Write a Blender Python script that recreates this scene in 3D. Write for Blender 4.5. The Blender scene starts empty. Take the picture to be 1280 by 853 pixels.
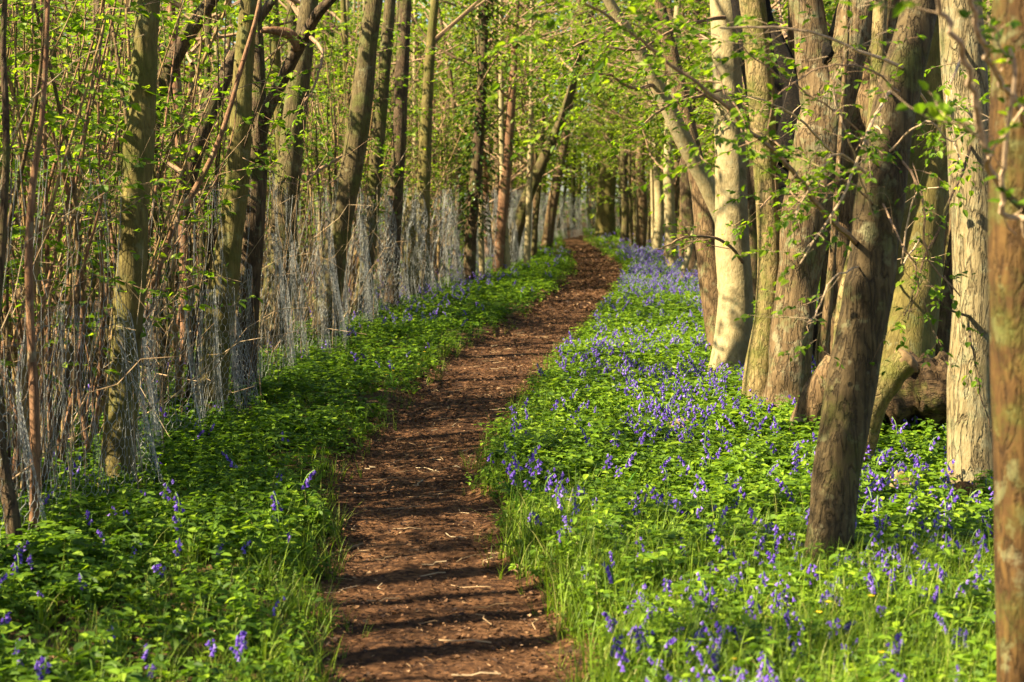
import bpy, math, random
import numpy as np
from mathutils import Vector, Matrix, noise

random.seed(11)
RNG = np.random.default_rng(11)
SC = bpy.context.scene
COL = SC.collection
R = math.radians
PI = math.pi

# ------------------------------------------------------------------ camera
F = 60.0/36.0*1280.0
HOR = 245.0
PITCH = math.atan((426.5-HOR)/F)
CAMH = 1.6
cam_d = bpy.data.cameras.new('camera')
cam = bpy.data.objects.new('camera', cam_d)
COL.objects.link(cam)
cam.location = (0, 0, CAMH)
cam.rotation_euler = (PI/2-PITCH, 0, 0)
cam_d.lens = 60; cam_d.sensor_width = 36; cam_d.sensor_fit = 'HORIZONTAL'
cam_d.clip_end = 2000
cam_d.dof.use_dof = True
cam_d.dof.focus_distance = 11.5
cam_d.dof.aperture_fstop = 4.0
SC.camera = cam
CP, SP = math.cos(PITCH), math.sin(PITCH)

def ray(px, py):
    a = (px-640)/F; b = (426.5-py)/F
    return Vector((a, CP+SP*b, -SP+CP*b))
def P(px, py, Y):
    d = ray(px, py); t = Y/d.y
    return Vector((d.x*t, Y, CAMH+d.z*t))
GZ = -.13                     # the soil, below the plant tops
def G(px, py, z=0.0):
    d = ray(px, py); t = (z-CAMH)/d.z
    return Vector((d.x*t, d.y*t, 0))

# ------------------------------------------------------------------ ground shape
PATH = [(853,400,724),(800,396,700),(750,398,672),(700,402,634),(660,410,612),(620,408,600),(585,420,598),(550,462,612),
        (520,486,636),(480,528,664),(450,556,690),(430,590,712),(415,622,728),(400,642,740),(385,668,752),(370,688,764),
        (350,704,784),(335,712,782),(320,704,758),(310,700,742),(302,697,736),(297,700,733)]
_py, _pl, _pr = [], [], []
for y, l, r in PATH:
    a = G(l, y, GZ-.02); b = G(r, y, GZ-.02)
    _py.append(a.y); _pl.append(a.x); _pr.append(b.x)
_py = [-6.0, 2.0]+_py+[90, 110]; _pl = [-.75, -.75]+_pl+[2.6, -1.0]; _pr = [.25, .28]+_pr+[3.9, 0.2]
_py, _pl, _pr = map(np.array, (_py, _pl, _pr))
_k = np.interp(_py, [0, 26, 40, 100], [0, 0, .13, .16]); _pl, _pr = _pl+_k*(_pr-_pl), _pr-_k*(_pr-_pl)
def pathL(y): return np.interp(y, _py, _pl)+.03*np.sin(y*3.1+.5*np.sin(y*1.7))+.04*np.sin(y*6.7)+.035*np.sin(y*14.7+1)+.02*np.sin(y*31)
def pathR(y): return np.interp(y, _py, _pr)+.05+.03*np.sin(y*2.7+2+.6*np.sin(y*1.3))+.04*np.sin(y*5.9+2)+.035*np.sin(y*12.9)+.02*np.sin(y*29)
def sd_path(x, y):            # >0 outside the path, metres
    return np.maximum(pathL(y)-x, x-pathR(y))
def wob(x, y, s=1.0, p=0.0):
    return (np.sin(x*1.7*s+p+1.3*np.sin(y*.9*s+p))+np.sin(y*1.3*s+2.1*p+1.1*np.sin(x*1.1*s))+.6*np.sin((x+y)*3.1*s+p)+.5*np.sin((x-y)*4.3*s+3*p))/3.1
def gh(x, y):
    x = np.asarray(x, float); y = np.asarray(y, float)
    s = np.clip((sd_path(x, y)+.12)/.35, 0, 1); s = s*s*(3-2*s)
    return GZ+.03*wob(x, y, .8)*s-.06*(1-s)+.02*s
def ghz(x, y): return float(gh(x, y))

# ------------------------------------------------------------------ materials
MATS = {}
def new_mat(name):
    m = bpy.data.materials.new(name); m.use_nodes = True
    nt = m.node_tree; nt.nodes.clear()
    MATS[name] = m
    return m, nt, nt.nodes, nt.links
def N(nt, t, **kw):
    n = nt.nodes.new(t)
    for k, v in kw.items():
        if k in n.inputs: n.inputs[k].default_value = v
        else: setattr(n, k, v)
    return n
def ramp(nt, stops, interp='LINEAR'):
    n = nt.nodes.new('ShaderNodeValToRGB'); cr = n.color_ramp; cr.interpolation = interp
    while len(cr.elements) > 1: cr.elements.remove(cr.elements[-1])
    cr.elements[0].position = stops[0][0]; cr.elements[0].color = (*stops[0][1], 1)
    for p, c in stops[1:]:
        e = cr.elements.new(p); e.color = (*c, 1)
    return n
def bark(name, dark, mid, light, moss=None, moss_amt=0.0, scale=1.0, bump=.6, furrow=6.0, lichen=0.0, fiss=.45, along_x=False):
    m, nt, ns, L = new_mat(name)
    out = N(nt, 'ShaderNodeOutputMaterial'); bs = N(nt, 'ShaderNodeBsdfPrincipled', Roughness=.85)
    bs.inputs['Specular IOR Level'].default_value = .25
    tc = N(nt, 'ShaderNodeTexCoord')
    mp = N(nt, 'ShaderNodeMapping'); mp.inputs['Scale'].default_value = (scale/furrow, scale, scale) if along_x else (scale, scale, scale/furrow)
    L.new(tc.outputs['Object'], mp.inputs['Vector'])
    n1 = N(nt, 'ShaderNodeTexNoise', Scale=38.0, Detail=6.0, Roughness=.65); L.new(mp.outputs[0], n1.inputs['Vector'])
    n2 = N(nt, 'ShaderNodeTexNoise', Scale=5.0, Detail=5.0, Roughness=.6); L.new(tc.outputs['Object'], n2.inputs['Vector'])
    vo = N(nt, 'ShaderNodeTexNoise', Scale=24.0, Detail=4.0, Roughness=.55, Distortion=.4); L.new(mp.outputs[0], vo.inputs['Vector'])
    va = N(nt, 'ShaderNodeMath', operation='SUBTRACT'); va.inputs[1].default_value = .5; L.new(vo.outputs['Fac'], va.inputs[0])
    vb = N(nt, 'ShaderNodeMath', operation='ABSOLUTE'); L.new(va.outputs[0], vb.inputs[0])
    r1 = ramp(nt, [(.28, dark), (.5, mid), (.72, light)]); 
    mx = N(nt, 'ShaderNodeMath', operation='MULTIPLY_ADD'); mx.inputs[1].default_value = .45; 
    L.new(n2.outputs['Fac'], mx.inputs[0])
    m2 = N(nt, 'ShaderNodeMath', operation='MULTIPLY'); m2.inputs[1].default_value = .55; L.new(n1.outputs['Fac'], m2.inputs[0])
    L.new(m2.outputs[0], mx.inputs[2]); L.new(mx.outputs[0], r1.inputs[0])
    # cracks
    rc = ramp(nt, [(0.0, (0,0,0)), (.055, (1,1,1))]); L.new(vb.outputs[0], rc.inputs[0])
    cm = N(nt, 'ShaderNodeMixRGB', blend_type='MULTIPLY', Fac=fiss); L.new(r1.outputs[0], cm.inputs[1]); L.new(rc.outputs[0], cm.inputs[2])
    col = cm.outputs[0]
    if lichen > 0:
        n4 = N(nt, 'ShaderNodeTexNoise', Scale=9.0, Detail=8.0, Roughness=.7); L.new(tc.outputs['Object'], n4.inputs['Vector'])
        r4 = ramp(nt, [(.56-lichen*.15, (0,0,0)), (.66-lichen*.15, (1,1,1))]); L.new(n4.outputs['Fac'], r4.inputs[0])
        c4 = N(nt, 'ShaderNodeMixRGB'); c4.inputs[2].default_value = (.25,.235,.14,1)
        f4 = N(nt, 'ShaderNodeMath', operation='MULTIPLY'); f4.inputs[1].default_value = .55; L.new(r4.outputs[0], f4.inputs[0])
        L.new(f4.outputs[0], c4.inputs[0]); L.new(col, c4.inputs[1]); col = c4.outputs[0]
    if moss:
        n3 = N(nt, 'ShaderNodeTexNoise', Scale=4.5, Detail=7.0, Roughness=.68); L.new(tc.outputs['Object'], n3.inputs['Vector'])
        lo = .72-moss_amt*.5
        r3 = ramp(nt, [(lo-.09, (0,0,0)), (lo+.07, (1,1,1))]); L.new(n3.outputs['Fac'], r3.inputs[0])
        c3 = N(nt, 'ShaderNodeMixRGB'); c3.inputs[2].default_value = (*moss, 1)
        f3 = N(nt, 'ShaderNodeMath', operation='MULTIPLY'); f3.inputs[1].default_value = .85; L.new(r3.outputs[0], f3.inputs[0])
        L.new(f3.outputs[0], c3.inputs[0]); L.new(col, c3.inputs[1]); col = c3.outputs[0]
    L.new(col, bs.inputs['Base Color'])
    hs = N(nt, 'ShaderNodeMath', operation='MULTIPLY_ADD'); hs.inputs[1].default_value = .5
    L.new(rc.outputs[0], hs.inputs[0]); L.new(n1.outputs['Fac'], hs.inputs[2])
    bp = N(nt, 'ShaderNodeBump', Strength=bump, Distance=.02); L.new(hs.outputs[0], bp.inputs['Height'])
    L.new(bp.outputs[0], bs.inputs['Normal']); L.new(bs.outputs[0], out.inputs[0])
    return m
def leafmat(name, stops, trans=1.6, tfac=.45, rough=.55, tint=(1.0,1.0,.6)):
    m, nt, ns, L = new_mat(name)
    out = N(nt, 'ShaderNodeOutputMaterial')
    ge = N(nt, 'ShaderNodeNewGeometry'); rp = ramp(nt, stops); L.new(ge.outputs['Random Per Island'], rp.inputs[0])
    bs = N(nt, 'ShaderNodeBsdfPrincipled', Roughness=rough); bs.inputs['Specular IOR Level'].default_value = .3
    L.new(rp.outputs[0], bs.inputs['Base Color'])
    tr = N(nt, 'ShaderNodeBsdfTranslucent')
    mu = N(nt, 'ShaderNodeMixRGB', blend_type='MULTIPLY', Fac=1.0); mu.inputs[2].default_value = (trans*tint[0], trans*tint[1], trans*tint[2], 1)
    L.new(rp.outputs[0], mu.inputs[1]); L.new(mu.outputs[0], tr.inputs['Color'])
    mx = N(nt, 'ShaderNodeMixShader', Fac=tfac); L.new(bs.outputs[0], mx.inputs[1]); L.new(tr.outputs[0], mx.inputs[2])
    L.new(mx.outputs[0], out.inputs[0])
    return m
def plain(name, col, rough=.6, metal=0.0, var=None, spec=.3):
    m, nt, ns, L = new_mat(name)
    out = N(nt, 'ShaderNodeOutputMaterial'); bs = N(nt, 'ShaderNodeBsdfPrincipled', Roughness=rough, Metallic=metal)
    bs.inputs['Specular IOR Level'].default_value = spec
    tc = N(nt, 'ShaderNodeTexCoord'); nz = N(nt, 'ShaderNodeTexNoise', Scale=var or 20.0, Detail=5.0); L.new(tc.outputs['Object'], nz.inputs['Vector'])
    rp = ramp(nt, [(.3, tuple(c*.6 for c in col)), (.7, tuple(min(1, c*1.35) for c in col))]); L.new(nz.outputs['Fac'], rp.inputs[0])
    L.new(rp.outputs[0], bs.inputs['Base Color']); L.new(bs.outputs[0], out.inputs[0])
    return m

MOSS = (.075, .08, .011)
B_PALE  = bark('pale_smooth_bark', (.16,.118,.055), (.29,.225,.11), (.42,.35,.20), MOSS, .12, 1.0, .35, 2.2, .35, .12)
B_BROWN = bark('brown_bark', (.055,.03,.014), (.14,.085,.038), (.24,.165,.08), MOSS, .22, 1.0, .9, 5.0, .15)
B_DARK  = bark('dark_bark', (.028,.016,.008), (.085,.052,.026), (.16,.11,.056), MOSS, .25, 1.0, .9, 5.0, .05)
B_UMBER_SHADE = bark('umber_shade_bark', (.025,.016,.007), (.078,.052,.022), (.145,.105,.047), MOSS, .26, 1.0, 1.0, 5.0, .05)  # dark brown bark, darkened further for the shade on the leaning trunk
B_RUGGED= bark('rugged_grey_bark', (.045,.026,.011), (.125,.08,.036), (.23,.16,.078), MOSS, .2, .8, 1.0, 5.0, .35)
B_GREEN = bark('green_tinged_bark', (.045,.034,.009), (.12,.092,.024), (.22,.175,.05), MOSS, .3, 1.0, .5, 5.0, .1, .2)
B_RED   = bark('reddish_hazel_bark', (.08,.036,.018), (.20,.10,.05), (.33,.20,.11), MOSS, .1, 1.6, .4, 6.0, .1)
B_GOLD  = bark('golden_hazel_bark', (.10,.055,.02), (.26,.165,.065), (.42,.30,.14), MOSS, .1, 1.6, .4, 6.0, .1)
B_OLIVE = bark('olive_bark', (.035,.024,.010), (.092,.066,.026), (.17,.125,.052), MOSS, .32, 1.2, .6, 6.0, .1)
B_CREAM = bark('cracked_pale_bark', (.105,.072,.033), (.205,.155,.074), (.33,.27,.15), MOSS, .15, .9, 1.0, 5.0, .3)
B_MOSSY = bark('mossy_bark', (.08,.05,.02), (.21,.15,.06), (.36,.27,.13), (.085,.085,.012), .42, 1.0, .8, 3.0, .1)
B_ORANGE= bark('orange_mossy_bark', (.02,.009,.003), (.07,.035,.009), (.16,.09,.024), MOSS, .26, 1.0, .6, 4.0, .05)
B_ROT_GAP   = bark('rot_and_gap_shade', (.008,.005,.003), (.03,.018,.009), (.08,.05,.025), MOSS, .15, 1.6, 1.6, .25, 0, .8)  # rotten wood, kept near black to serve as shaded gaps too
B_LOG = bark('rotting_log_bark', (.02,.011,.005), (.07,.041,.018), (.15,.095,.043), MOSS, .2, 1.0, 1.0, 7.0, 0, .6, True)
B_TWIG  = plain('twig_bark', (.24,.15,.085), .8, 0, 60)
B_TWIGL = plain('pale_twig_bark', (.40,.28,.17), .8, 0, 60)
B_CUT   = plain('splintered_wood', (.15,.095,.042), .85, 0, 40)
M_WIRE  = plain('galvanised_wire', (.28,.28,.265), .55, .25, 9)
M_OLDW  = plain('weathered_wire', (.09,.075,.055), .7, .2, 9)
M_RUST  = plain('rusty_wire', (.16,.10,.07), .8, .2, 30)
M_STONE = plain('mossy_stone', (.28,.20,.09), .9, 0, 12)

LEAF_TREE = leafmat('young_tree_leaf', [(0,(.04,.09,.005)),(.35,(.085,.155,.006)),(.7,(.145,.235,.008)),(1,(.25,.33,.014))], 1.95, .5)
LEAF_BG   = leafmat('woodland_leaf', [(0,(.04,.075,.005)),(.4,(.09,.145,.007)),(.75,(.15,.22,.009)),(1,(.25,.32,.018))], 1.95, .5)
LEAF_HERB = leafmat('herb_leaf', [(0,(.04,.085,.006)),(.35,(.09,.17,.009)),(.75,(.15,.25,.012)),(1,(.24,.34,.018))], 1.8, .33)
LEAF_DARKH= leafmat('deep_herb_leaf', [(0,(.035,.08,.006)),(.5,(.085,.165,.008)),(.85,(.15,.25,.011)),(1,(.23,.33,.016))], 1.7, .4)
LEAF_IVY  = leafmat('ivy_leaf', [(0,(.02,.045,.006)),(.7,(.05,.095,.008)),(1,(.10,.15,.012))], 1.0, .2, .35)
GRASS     = leafmat('grass_blade', [(0,(.06,.11,.008)),(.5,(.13,.21,.012)),(.85,(.20,.29,.016)),(1,(.34,.32,.10))], 1.5, .35)
BELL_LEAF = leafmat('bluebell_leaf', [(0,(.035,.11,.014)),(1,(.075,.20,.018))], 1.4, .35, .4)
BELL_STEM = leafmat('bluebell_stem', [(0,(.09,.18,.02)),(1,(.15,.26,.03))], 1.0, .2)
BELL      = leafmat('bluebell_petal', [(0,(.085,.033,.34)),(.5,(.165,.08,.49)),(.85,(.27,.16,.63)),(1,(.42,.30,.75))], 1.3, .4, .5, (1,.9,1.1))
YELLOW    = leafmat('yellow_petal', [(0,(.75,.50,.02)),(1,(.85,.62,.04))], 1.0, .3)
LITTER    = leafmat('dead_leaf', [(0,(.020,.008,.005)),(.4,(.06,.027,.012)),(.75,(.125,.060,.026)),(.95,(.24,.13,.06)),(1,(.38,.24,.13))], .6, .12, .75)
DRYSTEM   = leafmat('dry_stalk', [(0,(.20,.12,.06)),(.6,(.36,.24,.13)),(1,(.52,.40,.25))], .5, .1, .8)

def ground_mat(name, stops, scale, bump=.8):
    m, nt, ns, L = new_mat(name)
    out = N(nt, 'ShaderNodeOutputMaterial'); bs = N(nt, 'ShaderNodeBsdfPrincipled', Roughness=.95)
    bs.inputs['Specular IOR Level'].default_value = .15
    tc = N(nt, 'ShaderNodeTexCoord')
    n1 = N(nt, 'ShaderNodeTexNoise', Scale=scale, Detail=8.0, Roughness=.72); L.new(tc.outputs['Object'], n1.inputs['Vector'])
    n2 = N(nt, 'ShaderNodeTexNoise', Scale=scale*.06, Detail=4.0, Roughness=.6); L.new(tc.outputs['Object'], n2.inputs['Vector'])
    vo = N(nt, 'ShaderNodeTexVoronoi', Scale=scale*1.4); L.new(tc.outputs['Object'], vo.inputs['Vector'])
    a = N(nt, 'ShaderNodeMath', operation='MULTIPLY_ADD'); a.inputs[1].default_value = .5; L.new(n1.outputs['Fac'], a.inputs[0])
    b = N(nt, 'ShaderNodeMath', operation='MULTIPLY'); b.inputs[1].default_value = .38; L.new(n2.outputs['Fac'], b.inputs[0]); L.new(b.outputs[0], a.inputs[2])
    sx = N(nt, 'ShaderNodeSeparateColor'); L.new(vo.outputs['Color'], sx.inputs[0])
    c = N(nt, 'ShaderNodeMath', operation='MULTIPLY_ADD'); c.inputs[1].default_value = .22; L.new(sx.outputs[0], c.inputs[0]); L.new(a.outputs[0], c.inputs[2])
    rp = ramp(nt, stops); L.new(c.outputs[0], rp.inputs[0]); L.new(rp.outputs[0], bs.inputs['Base Color'])
    bp = N(nt, 'ShaderNodeBump', Strength=bump, Distance=.03); L.new(c.outputs[0], bp.inputs['Height']); L.new(bp.outputs[0], bs.inputs['Normal'])
    L.new(bs.outputs[0], out.inputs[0]); return m
M_PATH = ground_mat('trodden_earth', [(.34,(.014,.006,.003)),(.51,(.055,.024,.010)),(.65,(.135,.063,.027)),(.80,(.26,.14,.066))], 26, 1.0)
M_SOIL = ground_mat('woodland_soil', [(.3,(.018,.011,.006)),(.5,(.06,.036,.016)),(.7,(.15,.09,.04))], 18, 1.0)

# ------------------------------------------------------------------ object helpers
def link(o, parent=None):
    COL.objects.link(o)
    if parent is not None: o.parent = parent
    return o
def tag(o, label=None, cat=None, group=None, kind=None):
    if label: o['label'] = label
    if cat: o['category'] = cat
    if group: o['group'] = group
    if kind: o['kind'] = kind
    return o
def thing(name, label, cat, loc=(0,0,0), group=None, rz=0):
    o = bpy.data.objects.new(name, None); o.location = loc; o.rotation_euler = (0,0,rz); o.empty_display_size = .1
    link(o); return tag(o, label, cat, group)
class MB:
    def __init__(s): s.v = []; s.f = []; s.m = []
    def quad_strip_rings(s, rings, mi=0, cap=True):
        n = len(rings[0]); b = len(s.v)
        for r in rings: s.v.extend(r)
        for i in range(len(rings)-1):
            for j in range(n):
                k = (j+1) % n
                s.f.append((b+i*n+j, b+i*n+k, b+(i+1)*n+k, b+(i+1)*n+j)); s.m.append(mi)
        if cap:
            s.f.append(tuple(b+j for j in reversed(range(n)))); s.m.append(mi)
            s.f.append(tuple(b+(len(rings)-1)*n+j for j in range(n))); s.m.append(mi)
    def mesh(s, name, mats, smooth=True):
        me = bpy.data.meshes.new(name)
        me.from_pydata([tuple(v) for v in s.v], [], s.f); 
        for m in mats: me.materials.append(m)
        if len(mats) > 1: me.polygons.foreach_set('material_index', s.m)
        if smooth: me.polygons.foreach_set('use_smooth', [True]*len(s.f))
        me.update(); return me
    def obj(s, name, mats, parent=None, smooth=True, loc=None):
        o = bpy.data.objects.new(name, s.mesh(name, mats if isinstance(mats, (list, tuple)) else [mats], smooth))
        if loc is not None: o.location = loc
        return link(o, parent)
def catmull(pts, rad, per):
    out, ro = [], []
    n = len(pts)
    for i in range(n-1):
        p0 = pts[max(i-1,0)]; p1 = pts[i]; p2 = pts[i+1]; p3 = pts[min(i+2,n-1)]
        for k in range(per):
            t = k/per
            out.append(.5*((2*p1)+(p2-p0)*t+(2*p0-5*p1+4*p2-p3)*t*t+(3*p1-p0-3*p2+p3)*t*t*t))
            ro.append(rad[i]*(1-t)+rad[i+1]*t)
    out.append(pts[-1].copy()); ro.append(rad[-1])
    return out, ro
def tube(mb, pts, rad, sides=10, per=1, lump=0.0, freq=6.0, seed=0.0, mi=0, flare=0.0, z0=None, cap=True, knots=()):
    pts = [Vector(p) for p in pts]
    if per > 1: pts, rad = catmull(pts, list(rad), per)
    n = len(pts); rings = []
    t = (pts[1]-pts[0]).normalized()
    a = Vector((1,0,0)) if abs(t.x) < .9 else Vector((0,1,0))
    u = (a-t*a.dot(t)).normalized()
    for i in range(n):
        if i == 0: t2 = pts[1]-pts[0]
        elif i == n-1: t2 = pts[-1]-pts[-2]
        else: t2 = pts[i+1]-pts[i-1]
        t2.normalize(); u = (u-t2*u.dot(t2)).normalized(); w = t2.cross(u)
        ring = []
        for j in range(sides):
            an = 2*PI*j/sides
            d = u*math.cos(an)+w*math.sin(an)
            r = rad[i]
            if lump:
                q = (pts[i]+d*r)*freq; q.z *= .35
                r *= 1+lump*noise.noise(q+Vector((seed,seed*1.7,0)))+lump*.5*noise.noise(q*2.7+Vector((0,seed,seed)))
            for (kz, ka, kr, kh) in knots:
                dz = pts[i].z-kz; da = math.cos(an-ka)
                r += kh*math.exp(-(dz/kr)**2)*max(0, da)**6
            if flare and z0 is not None:
                h = max(0, pts[i].z-z0)
                r *= 1+flare*math.exp(-h/.16)*(1+.55*math.cos(3*an+seed)+.4*math.cos(5*an+2*seed))
            ring.append(pts[i]+d*r)
        rings.append(ring)
    mb.quad_strip_rings(rings, mi, cap)

# leaf: ovate, folded along its midrib, two quads
LEAF_V = np.array([(0,0,0),(-.42,.26,.10),(-.36,.66,.10),(0,1,-.06),(.36,.66,.10),(.42,.26,.10)])*np.array([.72,1,1])
LEAF_F = np.array([(0,3,2,1),(0,5,4,3)])
class NB:       # numpy batches of quads
    def __init__(s): s.V = []; s.Q = []; s.M = []; s.n = 0
    def add(s, V, Q, mi=0):
        V = np.asarray(V, float).reshape(-1,3); Q = np.asarray(Q, np.int64).reshape(-1,4)
        s.V.append(V); s.Q.append(Q+s.n); s.n += len(V)
        s.M.append(np.full(len(Q), mi, np.int32) if np.isscalar(mi) else np.asarray(mi, np.int32))
    def inst(s, V, Q, mi, pos, rz, sc, tilt=None, tiltdir=None):
        k = len(pos)
        if k == 0: return
        c, sn = np.cos(rz), np.sin(rz)
        W = np.empty((k, len(V), 3))
        sc = np.asarray(sc); sc = sc[:,None] if sc.ndim == 1 else sc
        x, y, z = V[:,0][None]*sc, V[:,1][None]*sc, V[:,2][None]*np.where(sc > 1.25, 1.25-.22*(sc-1.25), sc)
        if tilt is not None:
            x = x+z*tilt[:,None]
        W[:,:,0] = x*c[:,None]-y*sn[:,None]+pos[:,0,None]
        W[:,:,1] = x*sn[:,None]+y*c[:,None]+pos[:,1,None]
        W[:,:,2] = z+pos[:,2,None]
        QQ = (Q[None]+(np.arange(k)*len(V))[:,None,None]).reshape(-1,4)
        s.add(W.reshape(-1,3), QQ, np.tile(np.broadcast_to(mi, len(Q)), k))
    def arrays(s): return np.concatenate(s.V), np.concatenate(s.Q), np.concatenate(s.M)
    def mesh(s, name, mats, smooth=False):
        V, Q, M = s.arrays()
        me = bpy.data.meshes.new(name)
        me.vertices.add(len(V)); me.vertices.foreach_set('co', V.astype(np.float32).ravel())
        me.loops.add(Q.size); me.loops.foreach_set('vertex_index', Q.astype(np.int32).ravel())
        me.polygons.add(len(Q)); me.polygons.foreach_set('loop_start', np.arange(0, Q.size, 4, dtype=np.int32))
        for m in mats: me.materials.append(m)
        me.polygons.foreach_set('material_index', M.astype(np.int32))
        me.polygons.foreach_set('use_smooth', np.full(len(Q), smooth))
        me.update(calc_edges=True); return me
    def obj(s, name, mats, parent=None, smooth=False, loc=None):
        o = bpy.data.objects.new(name, s.mesh(name, mats, smooth))
        if loc is not None: o.location = loc
        return link(o, parent)
def leaf_batch(nb, base, dirs, ups, length, width=1.0, mi=0):
    """leaves at base points, blade along dirs, face towards ups"""
    base = np.asarray(base); d = np.asarray(dirs); d = d/np.linalg.norm(d, axis=1, keepdims=True)
    s = np.cross(d, ups); s /= np.linalg.norm(s, axis=1, keepdims=True)+1e-9
    n = np.cross(s, d)
    L = np.asarray(length)[:,None,None]
    lv = LEAF_V
    W = base[:,None,:]+L*(lv[None,:,0,None]*width*s[:,None,:]+lv[None,:,1,None]*d[:,None,:]+lv[None,:,2,None]*n[:,None,:])
    k = len(base)
    QQ = (LEAF_F[None]+(np.arange(k)*6)[:,None,None]).reshape(-1,4)
    nb.add(W.reshape(-1,3), QQ, mi)
def tube_nb(nb, pts, rad, sides=3, mi=0):
    pts = np.asarray(pts, float); n = len(pts)
    T = np.gradient(pts, axis=0); T /= np.linalg.norm(T, axis=1, keepdims=True)+1e-9
    a = np.array([.31,.87,.38]); U = np.cross(T, a); U /= np.linalg.norm(U, axis=1, keepdims=True)+1e-9
    Wv = np.cross(T, U); an = np.arange(sides)*2*PI/sides
    r = np.asarray(rad)[:,None,None]
    V = pts[:,None,:]+r*(np.cos(an)[None,:,None]*U[:,None,:]+np.sin(an)[None,:,None]*Wv[:,None,:])
    i, j = np.meshgrid(np.arange(n-1), np.arange(sides), indexing='ij'); k = (j+1) % sides
    Q = np.stack([i*sides+j, i*sides+k, (i+1)*sides+k, (i+1)*sides+j], -1).reshape(-1,4)
    nb.add(V.reshape(-1,3), Q, mi)
def spray(nb, p0, d, length, rad, leaf, rng, nleaf=None, sub=2, mi_t=0, mi_l=1, droop=.25, wig=.25):
    """a leafy twig: wiggly stem, alternate leaves in a roughly level plane, side twigs"""
    n = 7
    d = np.asarray(d, float); d /= np.linalg.norm(d)
    side = np.cross(d, (0,0,1.0)); side /= np.linalg.norm(side)+1e-9
    t = np.linspace(0, 1, n)
    w1, w2 = rng.normal(0, wig*.2, 2); ph = rng.uniform(0, 6)
    pts = np.asarray(p0)[None]+length*(t[:,None]*d[None]+(w1*np.sin(4*t+ph))[:,None]*side[None]+(w2*np.sin(3*t+ph)-droop*t*t)[:,None]*np.array([0,0,1.0])[None])
    tube_nb(nb, pts, rad*(1-.8*t), 3, mi_t)
    k = nleaf if nleaf is not None else max(3, int(length/(leaf*.75)))
    tt = np.sort(rng.uniform(.25, 1.0, k)); tt[-1] = 1.0
    base = np.stack([np.interp(tt, t, pts[:,c]) for c in range(3)], -1)
    sg = np.where(np.arange(k) % 2 == 0, 1.0, -1.0)
    dirs = d[None]*rng.uniform(.3, .9, k)[:,None]+side[None]*(sg*rng.uniform(.4, 1.0, k))[:,None]+np.array([0,0,1.0])[None]*rng.normal(-.25, .3, k)[:,None]
    ups = np.stack([rng.normal(0, .45, k), rng.normal(0, .45, k), np.ones(k)], -1)
    leaf_batch(nb, base, dirs, ups, leaf*rng.uniform(.55, 1.2, k), 1.0, mi_l)
    for _ in range(sub):
        q = rng.uniform(.25, .8); b = np.array([np.interp(q, t, pts[:,c]) for c in range(3)])
        sd = d*rng.uniform(.4, .9)+side*rng.choice([-1, 1])*rng.uniform(.4, 1.0)+np.array([0,0,rng.normal(.05, .25)])
        spray(nb, b, sd, length*rng.uniform(.35, .6), rad*.55, leaf, rng, None, 0, mi_t, mi_l, droop, wig)

# ------------------------------------------------------------------ ground and path
def grid_mesh(name, xs, ys, zf, mat):
    X, Y = np.meshgrid(xs, ys); Z = zf(X, Y)
    V = np.stack([X, Y, Z], -1).reshape(-1,3); nx, ny = len(xs), len(ys)
    i, j = np.meshgrid(np.arange(ny-1), np.arange(nx-1), indexing='ij')
    Q = np.stack([i*nx+j, i*nx+j+1, (i+1)*nx+j+1, (i+1)*nx+j], -1).reshape(-1,4)
    nb = NB(); nb.add(V, Q); return nb.obj(name, [mat], None, True)
xs = np.concatenate([np.linspace(-400,-30,12)[:-1], np.linspace(-30,-5,40)[:-1], np.linspace(-5,6,130)[:-1], np.linspace(6,34,40)[:-1], np.linspace(34,400,12)])
ys = np.concatenate([np.linspace(-60,0,14)[:-1], np.linspace(0,30,300)[:-1], np.linspace(30,110,220)[:-1], np.linspace(110,500,14)])
tag(grid_mesh('ground', xs, ys, lambda x, y: gh(x, y), M_SOIL), kind='structure')
# path: a sheet of its own lying in the sunken strip
pys = np.concatenate([np.linspace(-6,4,40)[:-1], np.linspace(4,16,420)[:-1], np.linspace(16,40,380)[:-1], np.linspace(40,90,220)])
us = np.linspace(0, 1, 60)
YY, UU = np.meshgrid(pys, us, indexing='ij')
XX = (pathL(YY)-.10)*(1-UU)+(pathR(YY)+.10)*UU
rel = np.array([[noise.noise(Vector((XX[i,j]*5, YY[i,j]*5, 3)))*.016+noise.noise(Vector((XX[i,j]*17, YY[i,j]*17, 9)))*.008+noise.noise(Vector((XX[i,j]*1.3, YY[i,j]*1.6, 5)))*.02 for j in range(len(us))] for i in range(len(pys))])
edge = np.minimum(UU, 1-UU); em = np.clip(edge/.16, 0, 1)
ZZ = GZ-.048+.05*(1-em)**2+rel*np.clip(em+.3, 0, 1)
ZZ = np.maximum(ZZ, gh(XX, YY)+.004)
V = np.stack([XX, YY, ZZ], -1).reshape(-1,3)
i, j = np.meshgrid(np.arange(len(pys)-1), np.arange(len(us)-1), indexing='ij'); nx = len(us)
Q = np.stack([i*nx+j, i*nx+j+1, (i+1)*nx+j+1, (i+1)*nx+j], -1).reshape(-1,4)
nb = NB(); nb.add(V, Q); tag(nb.obj('path', [M_PATH], None, True), kind='structure')

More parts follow.
